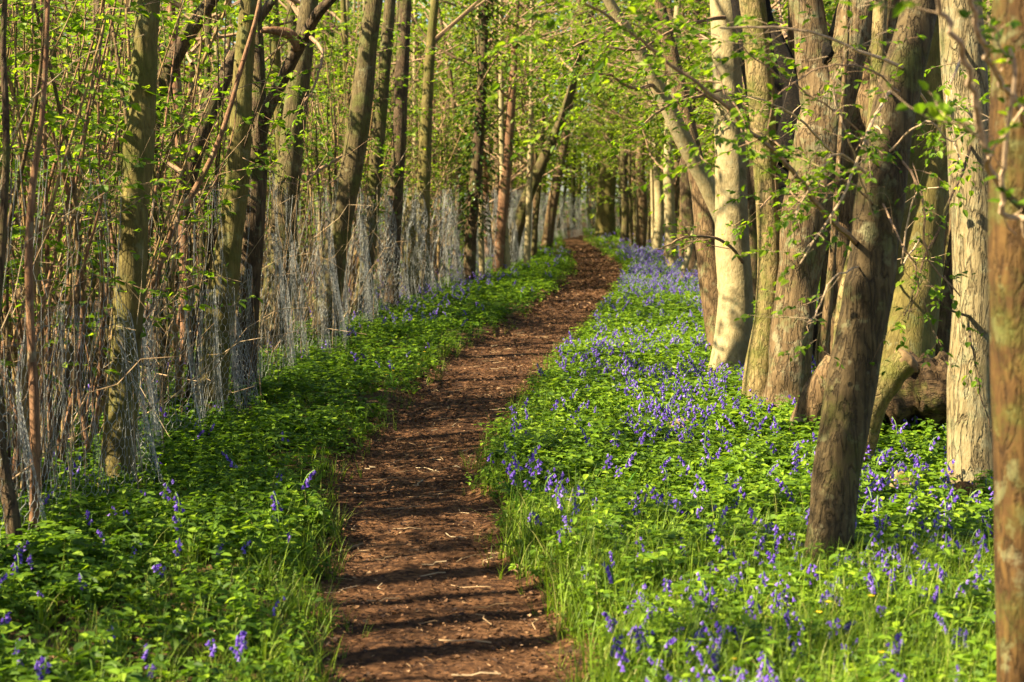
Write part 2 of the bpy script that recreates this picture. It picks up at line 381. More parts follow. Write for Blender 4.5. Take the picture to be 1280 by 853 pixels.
# ------------------------------------------------------------------ shared crowns
def crown_mesh(name, seed, height, spread, nspray, leaf, mats, low=0.0, limbs=8, twig=.008):
    rng = np.random.default_rng(seed); nb = NB()
    for l in range(limbs):
        a = rng.uniform(0, 2*PI); z = rng.uniform(low, height*.75); ln = spread*rng.uniform(.5, 1.1)
        d = np.array([math.cos(a), math.sin(a), rng.uniform(.1, .9)]); d /= np.linalg.norm(d)
        t = np.linspace(0, 1, 6)
        pts = np.array([0,0,z])[None]+ln*(t[:,None]*d[None]+np.stack([rng.normal(0,.05)*np.sin(5*t), rng.normal(0,.05)*np.sin(4*t), .12*t*t], -1))
        tube_nb(nb, pts, .022*(1-.75*t)+.004, 5, 0)
        for s in range(nspray//limbs):
            q = rng.uniform(.2, 1.0); b = np.array([np.interp(q, t, pts[:,c]) for c in range(3)])
            aa = a+rng.normal(0, .8)
            spray(nb, b, (math.cos(aa), math.sin(aa), rng.normal(.05,.3)), rng.uniform(.4, .9), twig*.7, leaf, rng, None, 2, 0, 1)
    return nb.mesh(name, mats)
CROWNS = [crown_mesh('crown', 20+k, 4.8, 1.6, 56, .09, [B_TWIG, LEAF_BG], 0, 10) for k in range(5)]
BIG_CROWNS = [crown_mesh('crown', 60+k, 5.2, 2.7, 84, .10, [B_TWIG, LEAF_BG], 0, 12) for k in range(3)]
HIGH_CROWNS = [crown_mesh('crown', 40+k, 3.2, 1.5, 24, .075, [B_TWIG, LEAF_TREE], 0, 8) for k in range(4)]

def clump_mesh(name, seed, height, spread, clumps, leaf, per):
    rng = np.random.default_rng(seed); nb = NB()
    for l in range(clumps):
        a = rng.uniform(0, 2*PI); z = rng.uniform(0, height*.7); ln = spread*rng.uniform(.5, 1.1)
        d = np.array([math.cos(a), math.sin(a), rng.uniform(.1, .8)]); d /= np.linalg.norm(d); t = np.linspace(0, 1, 6)
        pts = np.array([0,0,z])[None]+ln*(t[:,None]*d[None]+np.stack([rng.normal(0,.06)*np.sin(5*t), rng.normal(0,.06)*np.sin(4*t), .12*t*t], -1))
        tube_nb(nb, pts, .024*(1-.7*t)+.004, 5, 0)
        for s in range(per):
            b = pts[-1]*(1-(q := rng.uniform(0, .3)))+pts[0]*q; aa = a+rng.normal(0, 1.3)
            spray(nb, b, (math.cos(aa), math.sin(aa), rng.normal(.05,.35)), rng.uniform(.3, .6), .005, leaf, rng, None, 2, 0, 1)
    return nb.mesh(name, [B_TWIG, LEAF_TREE])
CLUMPS = [clump_mesh('crown', 80+k, 4.4, 1.4, 5, .085, 7) for k in range(5)]
def crown_on(root, loc, kind, rz, sc=1.0):
    o = bpy.data.objects.new('crown', random.choice(kind)); o.location = loc; o.rotation_euler = (0,0,rz); o.scale = (sc,)*3
    return link(o, root)

# ------------------------------------------------------------------ trees drawn from the photograph
def stem_points(tr, Y0, lean=0.0, top=7.0, root_z=None, straighten=.5):
    pts, rad = [], []
    n = len(tr)
    for k, (px, py, w) in enumerate(tr):
        Y = Y0+lean*k/max(1, n-1); p = P(px, py, Y); pts.append(p); rad.append(.5*w*Y/F)
    return pts, rad
def grow_up(pts, rad, top, straighten=.4):
    p = pts[-1]; d = (pts[-1]-pts[-2]).normalized(); r = rad[-1]
    while pts[-1].z < top:
        d = (d*(1-straighten*.3)+Vector((random.gauss(0,.06), random.gauss(0,.06), straighten*.3))).normalized()
        pts.append(pts[-1]+d*.8); rad.append(max(.018, rad[-1]*.87))
def drawn_tree(name, label, tr, Y0, mat, lean=0.0, top=6.5, sides=16, lump=.10, flare=.22, stems=(), crown=True, group=None, cat='tree', knots=(), per=6, grow=True, crown_kind=None):
    """tr: centre line from the ground up as (px, py, width px); stems: further stems / limbs (tr, dY0, lean, partname, mat, grow)"""
    pts, rad = stem_points(tr, Y0, lean)
    d = (pts[0]-pts[1]).normalized()
    if d.z > -.3: d = Vector((0,0,-1))
    gz = ghz(pts[0].x, pts[0].y); base = pts[0]+d*max(0, (pts[0].z-gz)/-d.z); base.z = gz
    root = thing(name, label, cat, base, group)
    pts.insert(0, base+d*.18); rad.insert(0, rad[0]*1.08)
    if grow: grow_up(pts, rad, top)
    loc = [p-base for p in pts]
    mb = MB(); sd = random.uniform(0, 50)
    tube(mb, loc, rad, sides, per, lump, 5.0, sd, 0, flare, 0.0, True, knots)
    mb.obj('trunk', mat, root)
    if crown and grow:
        k = max(0, len(loc)-5)
        crown_on(root, loc[k] if Y0 < 22 else loc[len(loc)//2], crown_kind or (CLUMPS if Y0 < 22 else BIG_CROWNS), random.uniform(0, 6), 1.0)
    for (st, dY, ln, pn, sm, gr) in stems:
        p2, r2 = stem_points(st, Y0+dY, ln)
        if gr: grow_up(p2, r2, top)
        mb = MB(); tube(mb, [p-base for p in p2], r2, max(8, sides-4), per, lump, 5.0, sd+3, 0)
        mb.obj(pn, sm or mat, root)
        if crown and gr: crown_on(root, p2[-4]-base, CLUMPS, random.uniform(0, 6), .9)
    root['_z'] = 0; del root['_z']
    return root, base
def leafy_twig(root, base, path, mat_t=None, leaf=.05, nsub=8, seed=1, sub_len=.45, name='branch', leaves=True, up=0.0):
    """a visible branch: path = [(px,py,Y,width px)], with twigs and leaves"""
    rng = np.random.default_rng(seed); nb = NB()
    pts = [P(a, b, Y+(0 if q else (.12 if Y < 6 else .3)))-base for q, (a, b, Y, w) in enumerate(path)]; rad = [.5*w*Y/F for a, b, Y, w in path]
    pts, rad = catmull(pts, rad, 6); A = np.array([tuple(p) for p in pts])
    jit = np.cumsum(rng.normal(0, .006, A.shape), axis=0); jit -= np.linspace(0, 1, len(A))[:,None]*jit[-1]; A = A+jit
    tube_nb(nb, A, rad, 6, 0)
    for s in range(nsub):
        k = rng.integers(len(A)//5, len(A)); k0 = min(k, len(A)-2)
        d = A[k0+1]-A[k0]; d /= np.linalg.norm(d)
        sd = np.cross(d, (0,.3,1)); 
        dd = d*rng.uniform(.3, 1)+sd*rng.choice([-1,1])*rng.uniform(.2, .9)+np.array([0,rng.normal(0,.5),rng.normal(up,.45)])
        spray(nb, A[min(k, len(A)-1)], dd, sub_len*rng.uniform(.5, 1.3), max(.0022, rad[min(k,len(A)-1)]*.4), leaf, rng, None if leaves else 1, 1 if leaves else 2, 0, 1, .15, .6)
    return nb.obj(name, [mat_t or B_TWIG, LEAF_TREE], root)

# --- right hand group
t, b = drawn_tree('tree', 'pale smooth trunk lit cream, nearest the path on the right side', [(914,470,54),(917,420,47),(919,370,44),(915,300,42),(913,200,39),(909,100,37),(905,0,35)], 15.5, B_PALE, .2, 7, 20, .05)
leafy_twig(t, b, [(930,330,15.2,5),(900,300,15.0,4),(860,295,14.7,3),(822,312,14.5,2)], None, .055, 7, 5)
leafy_twig(t, b, [(905,20,15.2,6),(850,30,14.8,4),(800,60,14.5,3),(760,60,14.2,2)], None, .06, 12, 6, .6)
leafy_twig(t, b, [(906,110,15.2,5),(870,120,14.8,4),(830,130,14.4,3),(800,160,14.2,2)], None, .06, 10, 7, .5)
t, b = drawn_tree('tree', 'leaning tree behind the pale trunk, its sunlit bough reaching left over the path', [(905,440,34),(893,380,32),(884,310,30),(878,250,26)], 17.5, B_BROWN, .3, 7, 14, .08, stems=[
    ([(898,385,20),(912,320,22),(905,280,22),(886,235,22),(862,190,22),(835,135,20),(805,75,17),(775,25,14),(735,-40,12)], .1, -.8, 'bough', B_PALE, False)], grow=True)
leafy_twig(t, b, [(820,105,16.8,6),(790,110,16.3,4),(760,95,16,3),(730,92,15.8,2)], None, .065, 12, 8, .6)
leafy_twig(t, b, [(775,25,16.6,6),(740,50,16,4),(710,60,15.8,3)], None, .065, 10, 9, .6)
drawn_tree('tree', 'slender mossy trunk between the pale trunk and the fat forked one', [(948,520,44),(951,460,40),(958,400,32),(962,330,33),(959,250,30),(954,150,32),(946,60,34),(938,-10,32)], 12.9, B_MOSSY, .2, 6.5, 16, .14)
t, b = drawn_tree('tree', 'thick forked brown trunk with a dark rot hole at its fork', [(980,525,64),(986,470,54),(990,410,52),(998,340,54),(1008,270,60),(1022,190,64),(1036,125,62),(1058,60,50),(1074,0,46),(1086,-50,40)], 12.7, B_RUGGED, .2, 7, 24, .2, knots=[(.35,4.2,.09,.05),(.8,5.2,.07,.04),(1.25,4.4,.08,.05),(1.7,4.9,.09,.05),(2.1,3.9,.08,.05)], stems=[
    ([(1026,170,44),(1026,120,54),(1018,70,46),(1010,20,42),(1004,-40,40)], .1, 0.1, 'fork_stem', B_RUGGED, True)])
mb = MB()
hp = P(1034, 66, 12.55)-b
tube(mb, [hp+Vector((0,.06,-.07)), hp+Vector((0,-.02,0)), hp+Vector((.005,.06,.08))], [.02,.05,.02], 8, 4, .3, 20)
mb.obj('rot_hole', B_ROT_GAP, t)
leafy_twig(t, b, [(1040,190,12.3,4),(1000,150,11.9,3),(960,130,11.6,2),(925,120,11.4,1.5)], B_TWIGL, .05, 9, 21)
leafy_twig(t, b, [(1020,250,12.3,4),(980,240,11.8,3),(950,260,11.6,2)], B_TWIG, .05, 9, 22)
t, b = drawn_tree('dead_trunk', 'hollow trunk coloured black for the dark gap behind the forked trunk', [(978,500,50),(980,400,50),(980,300,52),(975,200,58),(968,130,50),(952,60,40),(940,-20,34)], 14.2, B_ROT_GAP, .2, 6, 16, .2, cat='dead tree', stems=[  # near-black colour makes this trunk read as a shaded gap
    ([(978,200,30),(992,140,30),(985,90,24),(972,50,16),(968,30,8)], -.1, 0, 'snag', B_ROT_GAP, False)], crown=False)
t, b = drawn_tree('tree', 'dark brown leaning trunk standing alone in the bluebells, in front of the others', [(1034,715,58),(1040,650,56),(1046,590,57),(1056,530,60),(1066,470,63),(1080,400,62),(1092,320,60),(1101,250,60),(1110,180,56),(1126,100,52),(1140,50,47),(1152,0,44),(1164,-60,40)], 7.4, B_UMBER_SHADE, .45, 5.5, 24, .10, knots=[(1.27, 4.0, .05, .035), (.62, 4.7, .05, .02), (.72, 1.2, .06, .02), (1.75, 4.4, .06, .02)])
dark_root, dark_base = t, b
leafy_twig(t, b, [(1080,318,7.5,8),(1050,285,7.2,7),(1010,235,6.9,7),(968,185,6.7,6),(925,150,6.55,6),(880,112,6.4,5),(820,65,6.3,4.5),(770,30,6.2,4),(720,0,6.1,3)], B_TWIG, .042, 30, 31, .42)
leafy_twig(t, b, [(1100,230,7.4,4),(1050,190,7.1,3),(1020,215,6.9,2),(990,280,6.8,1.5)], B_TWIGL, .04, 9, 32, .3)
leafy_twig(t, b, [(1120,110,7.5,5),(1085,160,7.2,4),(1050,235,7.0,3),(1000,330,6.9,2)], B_TWIGL, .04, 10, 33, .3)
leafy_twig(t, b, [(1130,90,7.4,5),(1060,60,7,4),(980,40,6.8,3.5),(900,35,6.6,2.5)], B_TWIGL, .045, 12, 34, .4)
leafy_twig(t, b, [(1112,170,7.4,4),(1150,240,7.5,3),(1160,330,7.6,2.5),(1200,370,7.7,2)], B_TWIG, .04, 5, 35, .25)
t, b = drawn_tree('tree', 'broad smooth grey-green trunk rising behind the rotting log', [(1118,520,92),(1124,470,82),(1132,410,76),(1141,350,70),(1150,290,62),(1160,220,58),(1168,150,56),(1174,80,54),(1180,0,52)], 12.9, B_GREEN, .3, 7, 22, .06, knots=[(.95, 4.5, .07, .03)])
leafy_twig(t, b, [(1150,300,12.5,3),(1125,330,12.2,2.5),(1140,250,12,2),(1180,235,11.9,1.5)], B_TWIGL, .05, 5, 41, .3)
leafy_twig(t, b, [(1170,150,12.5,4),(1140,110,12.2,3),(1120,160,12,2)], B_TWIGL, .05, 8, 42, .35)
drawn_tree('tree', 'dark thin trunk in the gap beside the broad grey-green trunk', [(1172,500,24),(1180,420,24),(1192,340,24),(1204,250,22),(1210,150,20),(1216,40,18),(1218,-20,16)], 13.6, B_DARK, .1, 6, 12, .1)
t, b = drawn_tree('tree', 'straight trunk with cracked pale bark just right of the rotting log', [(1219,612,66),(1217,560,61),(1214,500,60),(1217,430,58),(1222,360,60),(1221,280,62),(1214,200,58),(1208,120,56),(1202,40,54),(1198,-30,52)], 9.35, B_CREAM, .2, 6.5, 24, .08)
leafy_twig(t, b, [(1214,180,9.1,4),(1190,250,8.9,3.5),(1160,320,8.7,3),(1130,395,8.6,2)], B_DARK, .04, 4, 45, .25, leaves=False)
leafy_twig(t, b, [(1215,395,9.1,4),(1195,388,8.9,3),(1175,380,8.8,2),(1166,375,8.75,1.5)], B_DARK, .04, 3, 46, .15, leaves=False)
leafy_twig(t, b, [(1212,390,9.05,4),(1218,430,8.9,3),(1226,480,8.8,2),(1240,540,8.75,1.5)], B_DARK, .04, 2, 47, .15, leaves=False)
leafy_twig(t, b, [(1205,60,9.1,4),(1180,130,8.9,3),(1200,200,8.7,2)], B_TWIGL, .045, 12, 48, .4)
t, b = drawn_tree('tree', 'orange-green mossy trunk cut by the right edge of the photo', [(1287,960,78),(1284,853,76),(1281,700,76),(1282,600,76),(1280,450,80),(1277,300,80),(1277,150,80),(1280,0,76),(1283,-80,70)], 5.0, B_ORANGE, 0, 5, 24, .07)
leafy_twig(t, b, [(1262,250,4.9,9),(1238,200,4.7,10),(1222,130,4.55,9),(1205,70,4.4,8),(1185,20,4.3,7),(1165,-40,4.2,6)], B_TWIGL, .045, 5, 51, .3, up=.2)
leafy_twig(t, b, [(1290,165,4.9,9),(1262,125,4.7,9),(1240,95,4.55,8),(1222,55,4.4,8),(1205,10,4.3,7),(1190,-40,4.2,6)], B_TWIGL, .045, 5, 52, .3, up=.2)
leafy_twig(t, b, [(1290,330,4.9,9),(1275,290,4.7,8),(1262,260,4.6,7),(1258,180,4.5,6),(1262,60,4.4,5)], B_TWIGL, .045, 3, 53, .25)
drawn_tree('tree', 'shade-browned trunk half hidden between the forked trunk and the dark leaning trunk', [(1040,505,40),(1040,440,38),(1042,370,36),(1050,300,38),(1062,230,40),(1078,160,38),(1092,90,36),(1104,20,34),(1112,-40,32)], 14.3, B_BROWN, .2, 7, 14, .1)  # pale trunk given brown bark for the deep shade between the trunks
drawn_tree('tree', 'mossy yellow-green trunk close behind the dark leaning trunk', [(1052,500,30),(1056,430,30),(1062,370,30),(1072,320,26),(1082,270,24),(1090,200,22),(1096,120,20),(1100,20,18)], 10.6, B_MOSSY, .3, 6, 14, .12)
drawn_tree('sapling', 'bare thin sapling tilted across the gap left of the dark leaning trunk', [(1028,500,12),(1030,430,12),(1036,370,11),(1043,290,9),(1048,220,8),(1052,150,7),(1058,60,6),(1060,-20,5)], 11.6, B_BROWN, -.2, 5, 8, .05, cat='sapling', crown=False)
drawn_tree('tree', 'added black stem as the shaded gap between the mossy and the forked trunk', [(968,500,26),(966,400,26),(968,300,26),(960,200,26),(946,120,24),(930,40,22),(920,-30,20)], 15.2, B_ROT_GAP, .2, 7, 12, .16)  # stem added in black to deepen the hollow behind the trunks
drawn_tree('tree', 'added black stem as the shaded gap right of the forked trunk', [(1022,500,28),(1028,420,28),(1050,330,28),(1070,230,28),(1086,130,26),(1100,40,24),(1108,-30,22)], 15.6, B_ROT_GAP, .2, 7, 12, .16)  # another added stem whose black colour stands for gap shade
drawn_tree('tree', 'dark trunk added as shade between the broad grey-green trunk and the leaning one', [(1100,500,34),(1098,400,34),(1104,300,32),(1112,200,32),(1124,100,30),(1134,0,28),(1140,-40,26)], 15.9, B_DARK, .2, 7, 12, .14)  # added behind the cluster, dark bark in place of deep shade
for k, pth in enumerate([
    [(1090,260,7.3,3),(1060,225,7.15,2.6),(1030,232,7.0,2.2),(985,265,6.9,1.6)], [(1096,285,7.3,3),(1066,200,7.1,2.5),(1050,120,6.95,2),(1062,60,6.9,1.5)],
    [(1105,215,7.35,3),(1060,150,7.1,2.6),(1000,110,6.95,2.2),(930,60,6.8,1.8)], [(1080,330,7.4,3),(1040,350,7.2,2.4),(1020,395,7.1,1.8),(1000,400,7.0,1.4)],
    [(1124,120,7.3,3),(1080,90,7.0,2.6),(1010,95,6.8,2.2),(950,140,6.7,1.6)], [(1110,190,7.3,3),(1150,160,7.2,2.4),(1190,175,7.3,2),(1235,150,7.4,1.5)],
    [(1100,250,7.3,3),(1130,300,7.2,2.2),(1150,350,7.3,1.8),(1135,400,7.4,1.3)]]):
    leafy_twig(dark_root, dark_base, pth, B_TWIGL if k % 2 else B_TWIG, .036, 6, 700+k, .3, leaves=k in (0, 2, 5))
# roots, log, snag, stones
t = thing('broken_stump', 'short leaning brown stump at the foot of the forked trunk', 'stump', (*P(1003,545,11.6).xy, GZ))
bb = Vector(t.location); mb = MB(); q = [P(996,572,11.6), P(1008,530,11.55), P(1022,500,11.5), P(1038,470,11.45), P(1048,452,11.45)]
tube(mb, [p-bb for p in q], [.14,.125,.11,.10,.085], 16, 5, .2, 7, 3); mb.obj('trunk', B_BROWN, t)
t = thing('rotting_log', 'dark rotting log lying between the trunks behind the green snag', 'log', (*P(1140,530,11.6).xy, GZ))
bb = Vector(t.location); mb = MB(); q = [P(1066,514,11.7), P(1092,506,11.65), P(1124,500,11.6), P(1150,492,11.55), P(1178,487,11.5), P(1204,484,11.5)]
tube(mb, [p-bb for p in q], [.14,.22,.26,.26,.22,.17], 28, 9, .6, 9, 8); mb.obj('log_body', B_LOG, t)
mb = MB(); q = [P(1118,462,11.42), P(1150,458,11.38), P(1180,462,11.4), P(1196,472,11.42)]
tube(mb, [p-bb for p in q], [.02,.035,.035,.015], 10, 5, .4, 9, 4); mb.obj('bark_ridge', B_LOG, t)
t = thing('mossy_snag', 'broken mossy branch stub slanting up in front of the rotting log', 'dead branch', (*P(1078,560,9.9).xy, GZ))
bb = Vector(t.location); mb = MB(); q = [P(1060,622,10.0), P(1072,575,9.95), P(1088,515,9.85), P(1100,488,9.8), P(1116,466,9.75), P(1134,450,9.72)]
rr = [.075,.08,.085,.088,.085,.075]
tube(mb, [p-bb for p in q], rr, 18, 6, .16, 9, 5); mb.obj('limb', B_MOSSY, t)
mb = MB(); e = (q[-1]-q[-2]).normalized()
tube(mb, [q[-1]-bb-e*.03, q[-1]-bb, q[-1]-bb+e*.022, q[-1]-bb+e*.034], [.062,.070,.058,.02], 22, 2, .55, 26, 3)
mb.obj('splintered_end', B_CUT, t)
def stone(name, label, px, py, Y, rx, rz, mat, cat='stone'):
    c = P(px, py, Y); g = ghz(c.x, c.y); mb = MB(); rings = []
    for i in range(1, 10):
        ph = PI*i/10; ring = []
        for j in range(18):
            an = 2*PI*j/18; d = Vector((math.sin(ph)*math.cos(an), math.sin(ph)*math.sin(an), -math.cos(ph)))
            k = 1+.28*noise.noise(d*1.6+Vector((px,0,0)))+.12*noise.noise(d*4)
            ring.append(Vector((d.x*rx*k, d.y*rx*.9*k, d.z*rz*k)))
        rings.append(ring)
    mb.quad_strip_rings(rings)
    o = mb.obj(name, mat, None, True, (c.x, c.y, max(g, c.z-rz*.2)))
    return tag(o, label, cat)
stone('stump', 'low brown rounded stump touching the foot of the cracked pale trunk', 1207, 632, 9.0, .12, .16, B_ORANGE, 'stump')
stone('stone', 'tan flat-topped stone half sunk in leaves behind the dark leaning trunk', 1128, 608, 9.5, .10, .10, M_STONE)
stone('stump', 'small buried stump in the bluebells left of the mossy-footed trunk', 850, 534, 11.9, .10, .07, M_STONE, 'stump')

# --- left hand trees
drawn_tree('tree', 'straight yellow-green trunk nearest on the left, wrapped by the wire fence', [(148,600,40),(150,540,38),(154,480,37),(159,410,38),(164,340,37),(168,270,36),(172,200,36),(177,130,33),(181,60,30),(184,0,28),(187,-60,26)], 9.75, B_GREEN, .2, 7, 20, .2, knots=[(.9,4.4,.07,.02),(1.5,5.2,.05,.02),(2.0,3.9,.06,.02)])
t, b = drawn_tree('tree', 'straight sunlit trunk with a small dark knot, second post of the wire fence', [(262,520,36),(268,460,35),(276,390,35),(284,330,34),(291,270,33),(297,210,30),(301,140,27),(306,70,24),(312,0,21),(318,-50,20)], 12.9, B_GREEN, .2, 7, 18, .16, knots=[(1.3,4.9,.05,.025),(2.1,4.2,.06,.02)])
t, b = drawn_tree('tree', 'dark trunk touching the sunlit one, with a crooked broken bough arching right', [(306,480,32),(308,400,32),(312,330,32),(317,260,31),(320,210,29),(322,160,24),(323,100,18),(320,30,15),(318,-30,14)], 14.0, B_DARK, .3, 7, 16, .10, stems=[
    ([(320,200,18),(330,150,17),(348,110,16),(368,70,15),(384,40,14),(398,16,13),(420,-6,10),(440,-30,8)], .1, -.5, 'bough', B_DARK, False),
    ([(372,62,12),(366,46,13),(352,40,12),(338,38,9),(326,40,4)], -.15, -.2, 'dead_branch', B_RED, False)])
leafy_twig(t, b, [(384,40,13.7,6),(400,70,13.4,4),(392,110,13.2,3),(380,130,13.1,2)], None, .055, 10, 61, .5)
drawn_tree('tree', 'dark-sided trunk leaning slightly right, third along the wire fence', [(338,440,38),(344,380,36),(351,320,35),(357,250,34),(364,180,31),(372,110,29),(380,50,25),(387,0,22),(395,-50,20)], 18.0, B_OLIVE, .3, 7.5, 16, .10)
drawn_tree('tree', 'leaning dark trunk sloping right, midway along the wire fence', [(402,440,34),(412,370,32),(422,300,31),(433,240,30),(443,190,29),(453,120,27),(461,50,23),(468,0,21),(476,-50,19)], 19.5, B_OLIVE, .3, 7.5, 16, .10)
drawn_tree('tree', 'thin olive trunk just beyond the leaning dark trunk', [(452,400,22),(458,330,20),(466,250,18),(472,180,17),(480,90,16),(488,0,14),(494,-40,13)], 23, B_OLIVE, .2, 8, 12, .08)
drawn_tree('tree', 'straight dark trunk beside the thin olive one, behind grey netting', [(488,395,20),(490,330,19),(494,260,18),(498,190,18),(502,100,17),(506,20,15),(509,-40,14)], 25, B_DARK, .2, 8, 12, .08)
drawn_tree('tree', 'pale yellow upright trunk, the brightest behind the middle of the netting', [(528,375,20),(528,320,18),(529,260,17),(531,200,16),(534,130,14),(538,60,12),(544,0,10),(548,-40,10)], 28, B_GREEN, .2, 8, 12, .06)
drawn_tree('dead_trunk', 'short snapped pale trunk standing left of the pale yellow upright trunk', [(511,375,17),(511,320,16),(512,280,16),(514,243,15)], 27.5, B_GREEN, 0, 8, 12, .06, crown=False, grow=False, cat='dead tree')
t, b = drawn_tree('ivy_clad_tree', 'dark ivy-covered trunk beyond the pale yellow one', [(586,355,16),(588,300,15),(592,250,15),(597,190,14),(601,130,13),(604,60,11),(606,-20,10)], 32, B_DARK, .2, 9, 10, .1)
rng = np.random.default_rng(77); nb = NB(); k = 1500
zz = rng.uniform(.9, 6.0, k); an = rng.uniform(0, 2*PI, k); rr = .12+np.abs(rng.normal(0, .26, k))*(1+.5*np.sin(zz*3.1))
cx = np.interp(zz, [0, 2, 6], [0, (597-586)/F*32*.6, (606-586)/F*32])
base = np.stack([cx+rr*np.cos(an), rr*np.sin(an), zz], -1)
leaf_batch(nb, base, np.stack([np.cos(an), np.sin(an), rng.normal(-.5,.4,k)], -1), np.stack([np.cos(an)*.5, np.sin(an)*.5, np.ones(k)], -1), rng.uniform(.06,.13,k))
nb.obj('ivy', [LEAF_IVY], t)
drawn_tree('tree', 'reddish trunk at the far end of the grey netting, left of the path', [(622,345,14),(626,290,14),(631,230,13),(636,170,12),(641,100,10),(645,20,8),(648,-40,8)], 36, B_RED, .2, 9, 10, .08)
drawn_tree('tree', 'curved dark trunk bowing right over the far bend of the path', [(636,330,18),(648,280,16),(664,235,15),(684,190,14),(702,150,12),(716,105,10),(728,50,8),(745,0,7)], 40, B_OLIVE, .3, 9, 10, .06)
drawn_tree('tree', 'thin brown trunk leaning right at the far bend, left of the moss-covered one', [(684,305,14),(690,260,13),(699,210,12),(707,170,10),(716,110,8),(724,50,7)], 55, B_BROWN, .3, 9, 8, .06)
drawn_tree('tree', 'thick moss-covered trunk closing the far end of the path', [(756,292,26),(757,262,24),(758,235,23),(762,205,20),(763,175,18),(764,140,15),(766,80,12),(768,0,10)], 70, B_GREEN, .3, 10, 12, .12)
for k, (tr, Y, mat, lab) in enumerate([
    ([(800,312,14),(803,260,13),(800,200,11),(806,130,10),(812,40,8)], 52, B_BROWN, 'far brown trunk right of the path, left of the splintered leaning pole'),
    ([(838,322,16),(840,260,15),(846,200,13),(842,130,12),(838,40,9)], 43, B_BROWN, 'brown trunk on the right verge beyond the bluebell drift'),
    ([(866,338,20),(862,280,18),(858,220,16),(862,150,14),(868,50,10)], 35, B_DARK, 'dark trunk seen just left of the leaning bough, far right verge'),
    ([(820,316,12),(824,270,12),(822,220,10),(818,150,9),(815,60,8)], 48, B_PALE, 'slim pale trunk among the far brown ones right of the path'),
    ([(780,302,10),(782,260,10),(779,210,9),(784,130,8),(788,40,7)], 60, B_OLIVE, 'slim olive trunk far off, right of the moss-covered one')]):
    drawn_tree('tree', lab, tr, Y, mat, .1, 9, 10, .1)
for k, (a, bq, w, lab) in enumerate([((850,330),(872,272),9,'splintered pale pole leaning on a trunk at the end of the bluebell drift'), ((862,332),(884,296),7,'shorter pole propped beside the splintered leaning pole'), ((796,300),(806,258),6,'far snapped pole tilted right of the moss-covered trunk')]):
    Y = (33, 33.5, 60)[k]; p = P(*a, Y); q = P(*bq, Y+.3); o0 = Vector((p.x, p.y, ghz(p.x, p.y)))
    mb = MB(); p2 = p.copy(); p2.z = o0.z-.05
    tube(mb, [p2-o0, (p2+q)/2-o0, q-o0], [w/2*Y/F, w/2*Y/F*.9, w/2*Y/F*.5], 8, 4, .15, 5, k)
    tag(mb.obj('leaning_pole', B_PALE if k < 2 else B_BROWN, None, True, o0), lab, 'pole')
# thin stems in front of / in the fence at the left
drawn_tree('sapling', 'reddish sapling in the near left corner in front of the wire netting', [(40,700,13),(43,640,13),(44,560,13),(42,480,12),(38,400,11),(36,320,11),(40,240,9),(52,150,7),(58,60,6),(62,-30,5)], 7.9, B_RED, .1, 5.5, 10, .08, cat='sapling', flare=.1, crown=False)
drawn_tree('sapling', 'crooked dark sapling leaning left at the near left corner', [(22,700,20),(14,640,20),(4,590,19),(-4,540,18),(-8,460,15),(-4,380,12),(4,280,10),(8,170,9),(4,60,8),(6,-40,7)], 7.6, B_DARK, .1, 5, 10, .12, cat='sapling', flare=.1, crown=False)
drawn_tree('sapling', 'red-brown rod slanting up right across the sunlit left trunk', [(180,420,8),(200,330,8),(222,275,8),(245,235,8),(268,190,7),(286,140,6),(300,90,6),(318,30,5),(330,-20,5)], 11.3, B_RED, .3, 4.5, 8, .05, cat='sapling', flare=0, crown=False)
t, b = drawn_tree('tree', 'dark trunk bending right behind the yellow-green trunk, upper left', [(120,470,26),(140,400,26),(160,320,26),(180,210,25),(192,140,24),(210,90,22),(232,48,20),(256,12,17),(285,-30,14)], 13.5, B_DARK, .3, 7, 12, .1)
drawn_tree('tree', 'slanting dark trunk behind the red-brown rod', [(200,430,26),(212,350,26),(226,270,25),(240,200,24),(258,150,22),(280,100,18),(305,50,14),(340,0,11)], 15.5, B_DARK, .3, 7, 12, .1)

# ------------------------------------------------------------------ hazel coppice stools (left)
def stool_proto(seed, nst, hmax, mats):
    rng = np.random.default_rng(seed); stems = []; nbL = NB()
    for k in range(nst):
        a = rng.uniform(0, 2*PI); r0 = rng.uniform(.03, .25); h = hmax*rng.uniform(.55, 1.0); out = rng.uniform(.1, 1.15)
        t = np.linspace(0, 1, 8); rb = rng.uniform(.008, .026)
        w = rng.normal(0, .13, 2)
        x = math.cos(a)*(r0+out*t**1.3)+w[0]*np.sin(5*t+seed); y = math.sin(a)*(r0+out*t**1.3)+w[1]*np.sin(4*t)
        pts = np.stack([x, y, -.1+h*t], -1)
        mb = MB(); tube(mb, [Vector(p) for p in pts], list(rb*(1-.75*t)), 7, 3, .12, 6, seed+k)
        stems.append((mb.mesh('stem', [mats[k % len(mats)]]), None))
        for s in range(6):
            q = rng.uniform(.2, 1)**.6; b = np.array([np.interp(q, t, pts[:,c]) for c in range(3)]); aa = rng.uniform(0, 2*PI)
            spray(nbL, b, (math.cos(aa), math.sin(aa), rng.normal(.2,.3)), rng.uniform(.3,.75), .0035, .068, rng, None, 1 if s % 2 else 0, 0, 1, .1, .5)
    return stems, nbL.mesh('foliage', [B_TWIG, LEAF_TREE])
STOOLS = [stool_proto(100+k, n, h, ms) for k, (n, h, ms) in enumerate([(13,4.6,[B_RED,B_GOLD]),(15,4.0,[B_GOLD,B_RED,B_BROWN]),(11,5.2,[B_OLIVE,B_GOLD,B_DARK]),(16,4.4,[B_RED,B_GOLD,B_GREEN])])]
